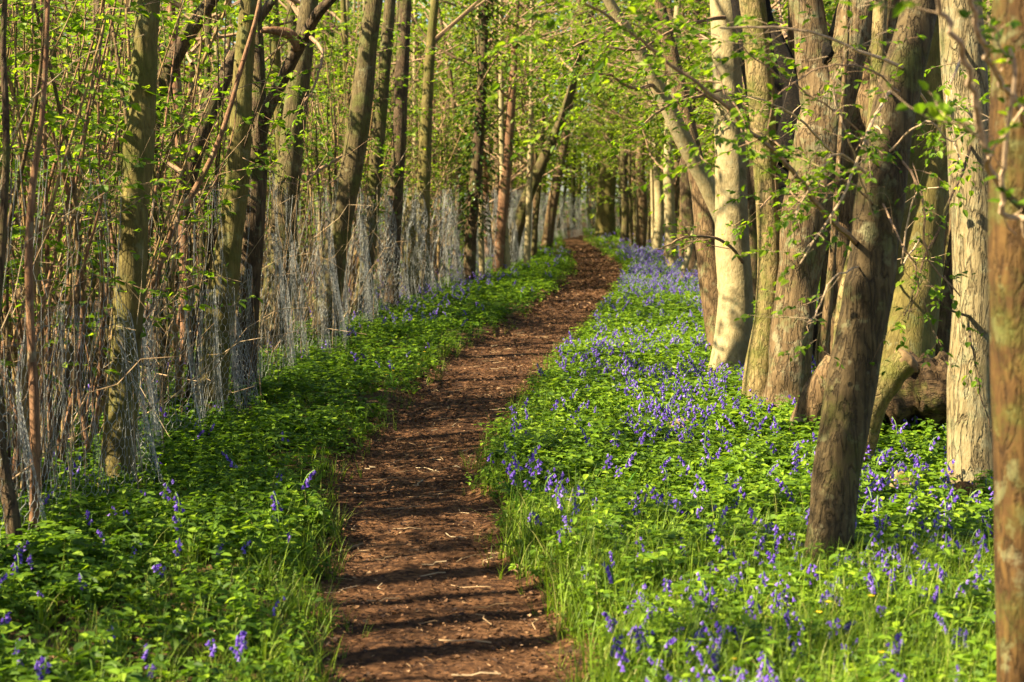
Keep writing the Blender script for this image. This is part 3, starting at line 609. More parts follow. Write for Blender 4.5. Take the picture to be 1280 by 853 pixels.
def stool(label, x, y, k, rz, sc, group):
    t = thing('hazel_coppice', label, 'hazel bush', (x, y, ghz(x, y)), group, rz); t.scale = (sc, sc, sc)
    for me, _ in STOOLS[k][0]: link(bpy.data.objects.new('stem', me), t)
    link(bpy.data.objects.new('foliage', STOOLS[k][1]), t)
    return t
FENCE_PX = [(-60,720),(0,692),(60,648),(150,603),(205,556),(265,522),(335,474),(400,436),(480,386),(560,357),(640,333),(656,318),(668,306),(690,297),(730,289),(800,286),(880,285)]
FPTS = [G(a, b) for a, b in FENCE_PX]
FPTS = [Vector((-2.5, 1.5, 0)), Vector((-2.45, 4.5, 0))]+FPTS
_fy = np.array([p.y for p in FPTS[:14]]); _fx = np.array([p.x for p in FPTS[:14]])
def fence_x(y): return np.interp(y, _fy, _fx)
rs = random.Random(5)
def zone_w(y): return .32*y+1.0
cnt = 0
placed = []
def ok(x, y, dmin):
    for a, b in placed:
        if (a-x)**2+(b-y)**2 < dmin*dmin: return False
    placed.append((x, y)); return True
# near stools right behind the fence, each with its own words
near_txt = ['dense red-stemmed hazel behind the near end of the wire fence', 'hazel stool with olive rods behind the yellow-green trunk', 'hazel clump at the left photo edge behind the netting']
for k, (px, py, Y, kk) in enumerate([(60,0,10.2,0),(225,0,13.2,2),(-5,0,9.0,1)]):
    p = P(px, 300, Y); placed.append((p.x, p.y)); stool(near_txt[k], p.x, p.y, kk, k*1.3, .9, None)
tries = 0
while cnt < 62 and tries < 4000:
    tries += 1
    y = 8+rs.random()**1.7*34; x = fence_x(y)-.5-rs.random()*(zone_w(y)+fence_x(y)-.5 if zone_w(y)+fence_x(y) > .6 else .2)
    if x < -zone_w(y) or not ok(x, y, .68): continue
    near = y < 20
    stool('many-stemmed hazel in the thicket behind the near half of the wire fence' if near else 'many-stemmed hazel deep in the wood left of the far netting', x, y, rs.randrange(4), rs.uniform(0, 6.28), rs.uniform(.8, 1.15),
          'hazels behind the near fence' if near else 'hazels deep in the left wood'); cnt += 1

# ------------------------------------------------------------------ pole trees of the wood
def pole_mesh(seed, mat, r, h=8.5):
    rng = np.random.default_rng(seed); t = np.linspace(0, 1, 9); lean = rng.normal(0, .35, 2); w = rng.normal(0, .12, 2)
    pts = np.stack([lean[0]*t+w[0]*np.sin(4*t+seed)-w[0]*math.sin(seed), lean[1]*t+w[1]*np.sin(5*t), -.15+h*t], -1)
    mb = MB(); tube(mb, [Vector(p) for p in pts], list(r*(1-.75*t)), 10, 4, .10, 4, seed, 0, .25, 0.0)
    return mb.mesh('trunk', [mat])
KINDS = [('brown', B_BROWN), ('olive', B_OLIVE), ('dark', B_DARK), ('reddish', B_RED), ('pale', B_PALE), ('green-tinged', B_GREEN)]
POLES = {n: [pole_mesh(200+7*i+k, m, r) for k, r in enumerate((.06, .085, .12))] for i, (n, m) in enumerate(KINDS)}
def pole_tree(x, y, kind, where, group, crown=True, kset=None):
    t = thing('pole_tree', f'slim {kind} tree {where}', 'tree', (x, y, ghz(x, y)), group, rs.uniform(0, 6.28))
    s = rs.uniform(.85, 1.2); t.scale = (s, s, s)
    link(bpy.data.objects.new('trunk', rs.choice(POLES[kind][:2] if y < 22 else POLES[kind])), t)
    if crown:
        c = crown_on(t, (0, 0, rs.uniform(.9, 2.3)), kset or (BIG_CROWNS if y > 33 and rs.random() < .75 else (CLUMPS if x < 0 and y < 33 and rs.random() < .75 else CROWNS)), rs.uniform(0, 6.28), rs.uniform(.8, 1.15))
    return t
kn = [k for k, _ in KINDS]
n_left = 0; tries = 0
while n_left < 130 and tries < 20000:
    tries += 1
    y = 9+rs.random()**.8*55; fx = float(fence_x(y)); lo = -zone_w(y)
    if fx-.6 <= lo: continue
    x = rs.uniform(lo, fx-.6)
    if not ok(x, y, .9+y*.012): continue
    kd = rs.choice(['pale','green-tinged','brown','pale','reddish'] if y > 40 else kn if y > 20 else ['olive','dark','reddish','brown'])  # far trunks get paler barks in place of haze and sunlight
    z = 'in the near thicket behind the wire fence' if y < 18 else ('in the middle of the wood left of the netting' if y < 36 else 'far back in the wood left of the netting')
    pole_tree(x, y, kd, z, f'{kd} trees {z}'); n_left += 1
n_right = 0; tries = 0
def right_edge(y): return np.interp(y, [0, 8, 13, 17, 24, 34, 46, 60, 75], [2.6, 2.6, 2.4, 2.5, 2.9, 3.4, 3.9, 4.2, 5])
while n_right < 105 and tries < 20000:
    tries += 1
    y = 14+rs.random()**.75*54; x = rs.uniform(float(right_edge(y)), zone_w(y))
    if x > zone_w(y) or not ok(x, y, .9+y*.012): continue
    kd = rs.choice(['pale','green-tinged','brown','pale','reddish'] if y > 40 else ['brown','brown','dark','olive','pale','reddish'])  # pale kinds in the distance stand for haze and sun
    z = 'behind the big right-hand trunks' if y < 28 else ('along the right verge beyond the leaning bough' if x < right_edge(y)+2 else 'deep in the wood on the right')
    pole_tree(x, y, kd, z, f'{kd} trees {z}'); n_right += 1
n_far = 0; tries = 0
while n_far < 60 and tries < 20000:
    tries += 1
    y = rs.uniform(87, 108); x = rs.uniform(-26, 30)
    if not ok(x, y, 2.0): continue
    kd = rs.choice(['pale','green-tinged','brown','olive'])
    pole_tree(x, y, kd, 'beyond the netting across the far end of the path', f'{kd} trees beyond the far end of the path'); n_far += 1
# shade trees just outside the left edge of the frame, between the sun and the path
for k, (x, y) in enumerate([(-4.2,1.0),(-5.4,4.4),(-3.6,5.9),(-7.4,7.2),(-4.6,8.6),(-6.6,1.8),(-8.6,4.0),(-3.1,3.2),(-5.4,-1.0),(-8.0,-2.2),(-6.0,10.6),(-9.0,9.5),(-3.3,-.6),(-2.9,4.6),(-4.0,3.9),(-4.9,2.6),(-3.4,1.9),(-6.2,5.6),(-2.7,.6),(-4.4,6.6),(-7.0,3.2)]):
    if ok(x, y, .5): pole_tree(x, y, 'olive', 'off the left side of the picture', 'trees off the left side of the picture', x < -.3*max(y, 0)-2.9, CROWNS if k % 3 == 0 else CLUMPS)

for k in range(26):
    y = 30+k*1.75+rs.random(); sd = -1 if k % 2 else 1
    x = float(pathL(y) if sd < 0 else pathR(y))+sd*rs.uniform(1.0, 2.2)
    if sd < 0: x = max(x, float(fence_x(y))+.3) if y < 45 else x
    kd = rs.choice(['olive', 'brown', 'pale'])
    t = thing('arching_tree', f'slim {kd} tree arching over the far part of the path', 'tree', (x, y, ghz(x, y)), f'{kd} trees arching over the far path', rs.uniform(0, 6.28))
    link(bpy.data.objects.new('trunk', rs.choice(POLES[kd][:2])), t)
    crown_on(t, (0, 0, rs.uniform(2.0, 3.0)), BIG_CROWNS, rs.uniform(0, 6.28), rs.uniform(.9, 1.2))
t = pole_tree(-3.75, 5.5, 'brown', 'off the left side of the picture', 'trees off the left side of the picture', False)  # unseen tree added so its crowns shade the dark leaning trunk
for z, a in ((4.2, 0), (5.4, 2)): crown_on(t, (0, 0, z), CROWNS, a, .5)
for k in range(12):
    x = -3.5+k*.95+rs.uniform(-.3, .3); y = rs.uniform(87.5, 94); kd = rs.choice(['pale', 'green-tinged', 'brown'])
    t = pole_tree(x, y, kd, 'beyond the netting across the far end of the path', f'{kd} trees beyond the far end of the path', False)
    crown_on(t, (0, 0, rs.uniform(.2, 1.2)), BIG_CROWNS, rs.uniform(0, 6.28), 1.0); crown_on(t, (0, 0, rs.uniform(4, 5)), BIG_CROWNS, rs.uniform(0, 6.28), 1.0)
STOUT = [pole_mesh(280+k, B_OLIVE, .15, 10) for k in range(2)]  # thick trunks added out of view to throw shadow bands on the path
for k in range(15):
    y = -3.5+rs.random()*11; x = -.3*max(y, 0)-1.7-rs.random()*6
    if not ok(x, y, .7): continue
    t = pole_tree(x, y, 'olive', 'off the left side of the picture', 'trees off the left side of the picture', k % 4 == 0 and x < -.3*max(y, 0)-3.4, CLUMPS)
    for c in t.children:
        if c.name.startswith('trunk'): c.data = STOUT[k % 2]

# far wood: one mass behind everything
rng = np.random.default_rng(9); nb = NB()
for k in range(520):
    y = rng.uniform(68, 175); x = rng.uniform(-.42*y, .42*y)
    if y < 86 and -4 < x < 8: continue
    h = rng.uniform(10, 19); r = rng.uniform(.07, .18); ln = rng.normal(0, .5, 2); t = np.linspace(0, 1, 5)
    tube_nb(nb, np.stack([x+ln[0]*t, y+ln[1]*t, -.1+h*t], -1), r*(1-.7*t), 6, k % 3)
k = 330000
y = rng.uniform(62, 180, k); x = rng.uniform(-.44, .44, k)*y; z = 22*rng.uniform(0, 1, k)**1.0
keep = (wob(x*.9, y*.9, .8, 1)+wob(x, z*2.2, .9, 2) > -.25) & ~((y < 86) & (x > -4) & (x < 8) & (z < 3.0)); x, y, z = x[keep], y[keep], z[keep]; k = len(x)
an = rng.uniform(0, 2*PI, k)
leaf_batch(nb, np.stack([x, y, z], -1), np.stack([np.cos(an), np.sin(an), rng.normal(-.2,.4,k)], -1), np.stack([rng.normal(0,.5,k), rng.normal(0,.5,k), np.ones(k)], -1), rng.uniform(.2,.42,k), 1.25, 3)
tag(nb.obj('distant_wood', [B_GREEN, B_OLIVE, B_BROWN, LEAF_BG]), 'mass of distant woodland closing the view', 'woodland', None, 'stuff')

# ------------------------------------------------------------------ wire fence
fp = np.array([(p.x, p.y) for p in FPTS]); seg = np.linalg.norm(np.diff(fp, axis=0), axis=1); fs = np.concatenate([[0], np.cumsum(seg)]); FL = fs[-1]
def fpos(s, z, amp=.05, drape=0.0):
    s = np.asarray(s, float); z = np.asarray(z, float)
    s = s+.035*np.sin(s*9+2*np.sin(z*3))+.02*np.sin(s*23+z*5)
    x = np.interp(s, fs, fp[:,0]); y = np.interp(s, fs, fp[:,1])
    e = .05; tx = np.interp(s+e, fs, fp[:,0])-np.interp(s-e, fs, fp[:,0]); ty = np.interp(s+e, fs, fp[:,1])-np.interp(s-e, fs, fp[:,1])
    l = np.hypot(tx, ty)+1e-9; nx, ny = -ty/l, tx/l
    off = amp*(np.sin(s*2.1+z*1.3)+.6*np.sin(s*5.3+2*z)+.4*np.sin(s*13.1+3*np.sin(z*2.5)))
    if drape:
        off = off-drape*np.clip(1-z/1.3, 0, 1)**1.3*(.5+.5*np.sin(s*3.3+.8*np.sin(s*1.9)+.7*z))*1.6-drape*.5*np.sin(s*7.1+2.2*z)
        z = z*(1-.16*np.clip(np.sin(s*2.3+1.1*np.sin(s*.9)), -.4, 1))
    zz = z*(1+.05*np.sin(s*1.1))+.02*np.sin(s*7+z*4)+gh(x, y)
    return np.stack([x+nx*off, y+ny*off, zz], -1)
def wires(nb, A, B, rad, mi=0):
    d = B-A; d /= np.linalg.norm(d, axis=1, keepdims=True)+1e-9
    u = np.cross(d, np.array([.37,.81,.45])); u /= np.linalg.norm(u, axis=1, keepdims=True)+1e-9; w = np.cross(d, u)
    V = []
    rad = np.broadcast_to(rad, len(A))[:,None]
    for Pq in (A, B):
        for a in (0, 2.094, 4.189): V.append(Pq+rad*(math.cos(a)*u+math.sin(a)*w))
    V = np.stack(V, 1); k = len(A)
    q = np.array([(0,1,4,3),(1,2,5,4),(2,0,3,5)])
    nb.add(V.reshape(-1,3), (q[None]+(np.arange(k)*6)[:,None,None]).reshape(-1,4), mi)
fence = thing('wire_fence', 'sagging wire netting fence strung along the left side of the path', 'fence', (0,0,0))
nb = NB()                                                  # stock wire: level wires and upright stays
S_END = np.interp(45, [p.y for p in FPTS[:14]], fs[:14])
for z in (.40, .68, .96, 1.24, 1.52, 1.80):
    s = np.arange(0, FL, .05); p = fpos(s, z+.03*np.sin(s*1.7+z*9)+.012*np.sin(s*17+z)); wires(nb, p[:-1], p[1:], .0024, 1)
    sk = np.arange(.05, FL, .15); pk = fpos(sk, z+.03*np.sin(sk*1.7+z*9)+.012*np.sin(sk*17+z)); dv = rng.normal(0, .007, pk.shape); wires(nb, pk-dv, pk+dv, .0042, 1)
s = np.arange(0, FL, .085); s = s+rng.normal(0, .02, len(s))
zl = np.linspace(.02, 1.8, 14); wv = rng.normal(0, .02, (14, len(s)))
for q in range(13): wires(nb, fpos(s+wv[q], zl[q]), fpos(s+wv[q+1], zl[q+1]), .0011, 0)
nb.obj('stock_wire', [M_WIRE, M_OLDW], fence)
nb = NB()                                                  # rabbit netting: hexagons, crumpled into folds
def hexnet(s0, s1, zt, cell, rad, amp):
    h = cell*.87; rows = int(zt/h); cols = int((s1-s0)/cell)
    i, j = np.meshgrid(np.arange(rows), np.arange(cols), indexing='ij'); i = i.ravel(); j = j.ravel()
    sa = s0+(j+.5*(i % 2))*cell; za = i*h
    jit = lambda a, b: fpos(a, b, amp, .085)
    A = jit(sa, za); T = jit(sa, za+h*.5); Lf = jit(sa-cell*.5, za+h); Rt = jit(sa+cell*.5, za+h)
    wires(nb, A, T, rad); wires(nb, T, Lf, rad*.8); wires(nb, T, Rt, rad*.8)
s12 = np.interp(13, _fy, fs[:14]); s22 = np.interp(22, _fy, fs[:14])
hexnet(0, s12, 1.05, .05, .0015, .045); hexnet(s12, s22, 1.25, .055, .0016, .055); s60 = np.interp(48, _fy, fs[:14])+6; hexnet(s22, s60, 1.75, .075, .0023, .08); hexnet(s60, FL, 1.7, .13, .0028, .1)
nb.obj('rabbit_netting', [M_WIRE], fence)
nb = NB()                                                  # rusty top strand with barbs
s = np.arange(0, FL, .05); p = fpos(s, 1.86+.05*np.sin(s*.9)+.02*np.sin(s*6)); wires(nb, p[:-1], p[1:], .003)
sb = np.arange(.1, FL, .11); pb = fpos(sb, 1.86+.05*np.sin(sb*.9)+.02*np.sin(sb*6)); dv = rng.normal(0, .014, pb.shape); wires(nb, pb-dv, pb+dv, .0018)
nb.obj('top_strand', [M_RUST], fence)

# ------------------------------------------------------------------ ground cover
def in_view(x, y, m=1.8): return np.abs(x) < .3*y+m
def right_lim(y): return np.interp(y, [0, 12, 17, 30, 60], [4.5, 4.5, 4.8, 8, 14])
def scatter(n, y0, y1, side, rng, dmin=.03, pw=1.0):
    y = y0+(y1-y0)*rng.uniform(0, 1, n)**pw
    if side > 0:
        a = pathR(y)+dmin; b = np.minimum(right_lim(y), .3*y+1.8); x = a+(b-a)*rng.uniform(0, 1, n)
    else:
        b = pathL(y)-dmin; a = np.maximum(fence_x(y)-2.2-.05*y, -.3*y-1.8); x = a+(b-a)*rng.uniform(0, 1, n)
    k = in_view(x, y) & (sd_path(x, y) > dmin-.02)
    return x[k], y[k]
def herb_proto(seed, tiers, leaf, h, mi_s=0, mi_l=1):
    rng = np.random.default_rng(seed); nb = NB()
    bend = rng.normal(0, .05, 2); t = np.linspace(0, 1, 4)
    pts = np.stack([bend[0]*t*t, bend[1]*t*t, h*t], -1); tube_nb(nb, pts, .0022*(1-.5*t), 3, mi_s)
    for k in range(tiers):
        q = .35+.65*(k+1)/tiers; b = np.array([np.interp(q, t, pts[:,c]) for c in range(3)])
        n = 2 if k < tiers-1 else 4; a0 = rng.uniform(0, PI)+k*1.4
        a = a0+np.arange(n)*2*PI/n+rng.normal(0, .25, n)
        d = np.stack([np.cos(a), np.sin(a), rng.normal(-.12, .25, n)], -1)
        leaf_batch(nb, np.repeat(b[None], n, 0)+d*.012, d, np.stack([rng.normal(0,.2,n), rng.normal(0,.2,n), np.ones(n)], -1), leaf*rng.uniform(.6, 1.15, n)*(.75 if k == tiers-1 else 1), 1.05, mi_l)
    return nb.arrays()
def three_leaf(seed, leaf, h):          # anemone / bramble like, divided leaves
    rng = np.random.default_rng(seed); nb = NB(); t = np.linspace(0, 1, 3)
    for s in range(3):
        a = rng.uniform(0, 2*PI); top = np.array([math.cos(a)*h*.4, math.sin(a)*h*.4, h*rng.uniform(.7, 1.1)])
        tube_nb(nb, np.stack([top[0]*t, top[1]*t, top[2]*t], -1), .0018*(1-.4*t), 3, 0)
        n = 5; aa = a+np.array([-1.5,-.75,0,.75,1.5])+rng.normal(0,.15,n)
        d = np.stack([np.cos(aa), np.sin(aa), rng.normal(-.1,.2,n)], -1)
        leaf_batch(nb, np.repeat(top[None], n, 0), d, np.stack([rng.normal(0,.2,n), rng.normal(0,.2,n), np.ones(n)], -1), leaf*rng.uniform(.7,1.1,n), .9, 1)
    return nb.arrays()
HERBS = [herb_proto(300+k, t, l, h) for k, (t, l, h) in enumerate([(4,.056,.15),(4,.048,.12),(3,.064,.16),(5,.052,.20),(3,.042,.09),(4,.070,.16),(2,.05,.07)])]+[three_leaf(320+k, .048, .11) for k in range(3)]
def plant_mass(name, label, specs, mats, protos, rng):
    nb = NB()
    for (x, y, s) in specs:
        w = rng.integers(0, len(protos), len(x)); z = gh(x, y)-.01
        for k, (V, Q, M) in enumerate(protos):
            m = w == k
            nb.inst(V, Q, M, np.stack([x[m], y[m], z[m]], -1), rng.uniform(0, 6.28, m.sum()), s[m], rng.normal(0, .15, m.sum()))
    return tag(nb.obj(name, mats), label, 'ground cover', None, 'stuff')
rng = np.random.default_rng(33)
def sz(x, y, rng, far=1.0):
    e = np.clip(sd_path(x, y)/.35, .25, 1.0)
    return (.45+.55*e)*rng.uniform(.6, 1.3, len(x))*far*(1.12+.38*wob(x, y, 1.5, 2.2))
specs = []
for n, y0, y1, far in ((19000, 4.4, 13, 1.0), (10000, 13, 22, 1.15), (10000, 22, 45, 1.7), (4500, 45, 85, 2.6)):
    x, y = scatter(n, y0, y1, 1, rng, .02)
    k = wob(x, y, 1.3, 4)+rng.normal(0, .35, len(x)) > -.40-.2*(y < 13); k &= rng.uniform(0, 1, len(x)) < np.where(y < 7.4, .62, np.where(y < 8.4, .7, 1)); specs.append((x[k], y[k], sz(x[k], y[k], rng, far)))
plant_mass('green_herbs', 'bright green leafy herbs covering the right verge', specs, [BELL_STEM, LEAF_HERB], HERBS, rng)
specs = []
for n, y0, y1, far in ((9800, 4.4, 13, 1.0), (7000, 13, 22, 1.15), (8000, 22, 45, 1.6), (3000, 45, 80, 2.4)):
    x, y = scatter(n, y0, y1, -1, rng, .02)
    behind = np.clip((fence_x(y)-x)/.8, 0, 1)
    k = (wob(x, y, 1.2, 7)+rng.normal(0, .4, len(x)) > -.4) & (rng.uniform(0, 1, len(x)) > behind*.6); specs.append((x[k], y[k], sz(x[k], y[k], rng, far)))
plant_mass('dark_herbs', 'deeper green leafy herbs covering the left verge up to the fence', specs, [BELL_STEM, LEAF_DARKH], HERBS, rng)
# broad floppy leaves
def broad(seed):
    rng = np.random.default_rng(seed); nb = NB()
    n = 5; a = rng.uniform(0, 6.28, n)
    leaf_batch(nb, np.zeros((n,3)), np.stack([np.cos(a), np.sin(a), rng.uniform(.4, 1.3, n)], -1), np.stack([-np.cos(a), -np.sin(a), np.ones(n)], -1), rng.uniform(.06, .12, n), .6, 0)
    return nb.arrays()
# grass
def blade(seed):
    rng = np.random.default_rng(seed); nb = NB()
    for k in range(7):
        a = rng.uniform(0, 6.28); h = rng.uniform(.09, .26); w = rng.uniform(.0016, .0036); o = rng.uniform(.05, .7); t = np.linspace(0, 1, 5)
        c = np.stack([math.cos(a)*h*o*t*t*1.2+rng.normal(0,.012), math.sin(a)*h*o*t*t*1.2+rng.normal(0,.012)+0*t, h*(t-.35*o*t**3)], -1)
        sd = np.array([-math.sin(a), math.cos(a), 0]); ww = w*(1-.92*t**1.5)
        V = np.concatenate([c-sd*ww[:,None], c+sd*ww[:,None]]); i = np.arange(4)
        nb.add(V, np.stack([i, i+5, i+6, i+1], -1), 0)
    return nb.arrays()
BL = [blade(400+k) for k in range(6)]
specs = []
for n, y0, y1, far in ((9500, 4.4, 8.6, .98), (1500, 8.6, 14, .95), (2200, 9, 18, .8), (1000, 18, 34, 1.1)):
    x, y = scatter(n, y0, y1, 1, rng, -.01); 
    near_edge = sd_path(x, y) < .4
    k = near_edge | (rng.uniform(0, 1, len(x)) < np.where(y < 7.6, .95, .3)); specs.append((x[k], y[k], far*rng.uniform(.6, 1.35, k.sum())))
for n, y0, y1, far in ((3800, 4.4, 9, .85), (1900, 9, 20, .8)):
    x, y = scatter(n, y0, y1, -1, rng, -.01)
    k = (sd_path(x, y) < .3) | (rng.uniform(0, 1, len(x)) < .45); specs.append((x[k], y[k], far*rng.uniform(.6, 1.25, k.sum())))
x, y = scatter(2600, 4.6, 26, 1, rng, -.13); x2, y2 = scatter(2600, 4.6, 26, -1, rng, -.13); x = np.concatenate([x, x2]); y = np.concatenate([y, y2]); k = (sd_path(x, y) < .06) & (rng.uniform(0, 1, len(x)) < .9); specs.append((x[k], y[k], rng.uniform(.35, .8, k.sum())))
plant_mass('grass', 'tufts of fine green grass edging the path', specs, [GRASS], BL, rng)
x, y = scatter(900, 5, 16, 1, rng, .05); x2, y2 = scatter(600, 5, 16, -1, rng, .05); x = np.concatenate([x, x2]); y = np.concatenate([y, y2])
plant_mass('broad_leaves', 'broad upright leaves scattered through the verges', [(x, y, rng.uniform(.6, 1.2, len(x)))], [LEAF_HERB], [broad(500+k) for k in range(4)], rng)
# dead leaves and chips on the path, and under the wood
nb = NB()
def flakes(n, y0, y1, s0, s1, spread=0.06):
    y = y0+(y1-y0)*rng.uniform(0, 1, n); u = rng.uniform(-spread, 1+spread, n); x = pathL(y)*(1-u)+pathR(y)*u
    e = np.minimum(u, 1-u); z = np.maximum(GZ-.048+.05*np.clip(1-e/.16, 0, 1)**2, gh(x, y))+rng.uniform(.002, .022, n)
    an = rng.uniform(0, 6.28, n)
    leaf_batch(nb, np.stack([x, y, z], -1), np.stack([np.cos(an), np.sin(an), rng.normal(0,.3,n)], -1), np.stack([rng.normal(0,.4,n), rng.normal(0,.4,n), np.ones(n)], -1), rng.uniform(s0, s1, n), rng.choice([.35,.8,1.1]), 0)
for _ in range(3): flakes(4600, 4.5, 13, .008, .030); flakes(2200, 13, 26, .014, .042); flakes(1400, 26, 60, .04, .09)
tag(nb.obj('leaf_litter', [LITTER]), 'brown dead leaves and bark chips strewn over the path', 'leaf litter', None, 'stuff')
nb = NB(); n = 9000
y = 4.5+30*rng.uniform(0, 1, n)**1.3; x = rng.uniform(-1, 1, n)*(.3*y+.8); k = sd_path(x, y) > .05; x, y = x[k], y[k]; n = len(x); an = rng.uniform(0, 6.28, n)
leaf_batch(nb, np.stack([x, y, gh(x, y)+rng.uniform(.003, .03, n)], -1), np.stack([np.cos(an), np.sin(an), rng.normal(0,.3,n)], -1), np.stack([rng.normal(0,.5,n), rng.normal(0,.5,n), np.ones(n)], -1), rng.uniform(.03, .07, n), 1.0, 0)
tag(nb.obj('woodland_litter', [LITTER]), 'dead leaves lying under the plants of both verges', 'leaf litter', None, 'stuff')
nb = NB()
for k in range(150):
    y = rng.uniform(5, 22); u = rng.uniform(0, 1); x = float(pathL(y)*(1-u)+pathR(y)*u); a = rng.uniform(0, 6.28); l = rng.uniform(.05, .22); t = np.linspace(-.5, .5, 4)
    tube_nb(nb, np.stack([x+l*t*math.cos(a)+.01*np.sin(9*t), y+l*t*math.sin(a), GZ-.028+.008*np.sin(5*t+a)], -1), np.full(4, rng.uniform(.0015, .004)), 4, 0)
tag(nb.obj('fallen_twigs', [DRYSTEM]), 'small fallen twigs littering the path', 'twigs', None, 'stuff')
# dry stalks along the fence
nb = NB()
for k in range(240):
    y = 8+rng.uniform(0, 1)**1.5*26; x = float(fence_x(y))+rng.normal(-.35, .35); h = rng.uniform(.5, 2.4); a = rng.uniform(0, 6.28); o = abs(rng.normal(0, .2))*h; t = np.linspace(0, 1, 6)
    tube_nb(nb, np.stack([x+math.cos(a)*o*t**1.5+.03*np.sin(6*t+k), y+math.sin(a)*o*t**1.5, float(gh(x, y))+h*(t-.15*t**3)], -1), rng.uniform(.0015, .005)*(1-.7*t), 4, 0)
tag(nb.obj('dry_stalks', [DRYSTEM]), 'thin dry stalks and bramble canes tangled along the wire fence', 'dry stalks', None, 'stuff')
# brambles arching through the thicket
nb2 = NB()
for k in range(340):
    y = 7.5+rng.uniform(0, 1)**1.6*24; x = float(fence_x(y))-.15-abs(rng.normal(0, .9)); a = rng.uniform(0, 6.28); L_ = rng.uniform(.8, 2.6); h = rng.uniform(.6, 2.5); t = np.linspace(0, 1, 9)
    z0 = float(gh(x, y)); kink = rng.normal(0, .05, (9, 3)); kink[0] = 0
    tube_nb(nb2, np.stack([x+math.cos(a)*L_*t*.7, y+math.sin(a)*L_*t, z0+h*np.sin(t*rng.uniform(1.3, 2.6))], -1)+kink, rng.uniform(.0025, .006)*(1-.75*t), 4, 0)
tag(nb2.obj('bramble_canes', [DRYSTEM]), 'tangle of crossing golden brown canes in the thicket behind the wire fence', 'brambles', None, 'stuff')
# small yellow flowers on the left verge
nb = NB()
def yflower():
    q = NB(); a = np.arange(7)*2*PI/7
    leaf_batch(q, np.stack([np.cos(a)*.002, np.sin(a)*.002, np.full(7, .13)], -1), np.stack([np.cos(a), np.sin(a), np.full(7,.25)], -1), np.stack([-np.cos(a)*.2, -np.sin(a)*.2, np.ones(7)], -1), np.full(7, .014), .8, 1)
    tube_nb(q, np.array([(0,0,0),(.005,0,.07),(0,0,.13)]), np.full(3,.0012), 3, 0); return q.arrays()
yp = yflower(); yr = random.Random(3)
yme = None
for k in range(22):
    if k < 15:
        g = G(yr.uniform(470, 560), yr.uniform(438, 500)); lab, grp = 'tiny yellow flower in the left verge where the path narrows', 'yellow flowers on the left verge'
    else:
        g = G(yr.uniform(860, 1120), yr.uniform(760, 848)); lab, grp = 'tiny yellow flower among the near right bluebells', 'yellow flowers among the near right bluebells'
    if sd_path(g.x, g.y) < .04: continue
    if yme is None:
        q = NB(); q.add(*yp); yme = q.mesh('yellow_flower', [BELL_STEM, YELLOW])
    o = bpy.data.objects.new('yellow_flower', yme); o.location = (g.x, g.y, ghz(g.x, g.y)+.03); o.rotation_euler = (0,0,yr.uniform(0,6)); link(o); tag(o, lab, 'flower', grp)

# ------------------------------------------------------------------ bluebells
def bell_arrays(sides, rng):
    rings = [(.0, .0022), (.006, .0052), (.013, .0058), (.017, .0095)]
    an = np.arange(sides)*2*PI/sides
    V = np.concatenate([np.stack([r*np.cos(an), r*np.sin(an), np.full(sides, -z)], -1) for z, r in rings])
    i, j = np.meshgrid(np.arange(len(rings)-1), np.arange(sides), indexing='ij'); k = (j+1) % sides
    return V, np.stack([i*sides+j, i*sides+k, (i+1)*sides+k, (i+1)*sides+j], -1).reshape(-1,4)
def bluebell(seed, sides=6, nb_bells=9):
    rng = np.random.default_rng(seed); S, Fl, Lf = NB(), NB(), NB()
    h = rng.uniform(.20, .29); t = np.linspace(0, 1, 9); nod = rng.uniform(.02, .05); lean = rng.normal(0, .03)
    pts = np.stack([nod*t**5+lean*t, 0.006*np.sin(3*t), h*(t-.10*t**6)], -1); tube_nb(S, pts, .0026*(1-.5*t), 4, 0)
    V, Q = bell_arrays(sides, rng)
    m = t > .6; tube_nb(Fl, np.stack([np.interp(np.linspace(.62, 1, 7), t, pts[:,c]) for c in range(3)], -1), np.full(7, .0028), 4, 1)
    for k in range(nb_bells):
        q = .68+.32*k/(nb_bells-1); b = np.array([np.interp(q, t, pts[:,c]) for c in range(3)])
        az = rng.normal(0, .9); ti = rng.uniform(.15, .75); s = (1.02-.32*k/nb_bells)*rng.uniform(.9, 1.25)
        W = V*s; ct, st = math.cos(ti), math.sin(ti)
        W = np.stack([W[:,0]*ct-W[:,2]*st, W[:,1], W[:,0]*st+W[:,2]*ct], -1)
        ca, sa = math.cos(az), math.sin(az); W = np.stack([W[:,0]*ca-W[:,1]*sa, W[:,0]*sa+W[:,1]*ca, W[:,2]], -1)
        off = np.array([math.cos(az)*.011, math.sin(az)*.011, .002])
        Fl.add(W+b+off, Q, 0)
        tube_nb(Fl, np.stack([b, b+off*.6+np.array([0,0,.004]), b+off]), np.array([.0016,.0015,.0015]), 3, 1)
    for k in range(4):
        a = rng.uniform(0, 6.28); l = rng.uniform(.11, .20); o = rng.uniform(.3, .9); tt = np.linspace(0, 1, 6)
        c = np.stack([math.cos(a)*l*o*tt**1.4, math.sin(a)*l*o*tt**1.4, l*(tt-.5*o*tt**3)], -1); sd = np.array([-math.sin(a), math.cos(a), 0]); w = .0065*np.sin(PI*np.clip(tt*.85+.14, 0, 1))
        Vv = np.concatenate([c-sd*w[:,None], c+sd*w[:,None]]); i = np.arange(5); Lf.add(Vv, np.stack([i, i+6, i+7, i+1], -1), 0)
    return S, Fl, Lf
PROT = [bluebell(600+k, 6, n) for k, n in enumerate((9, 7, 10, 6, 8, 11, 5))]
PM = [(s.mesh('stem', [BELL_STEM]), f.mesh('flower_spike', [BELL, BELL_STEM]), l.mesh('leaf', [BELL_LEAF])) for s, f, l in PROT]
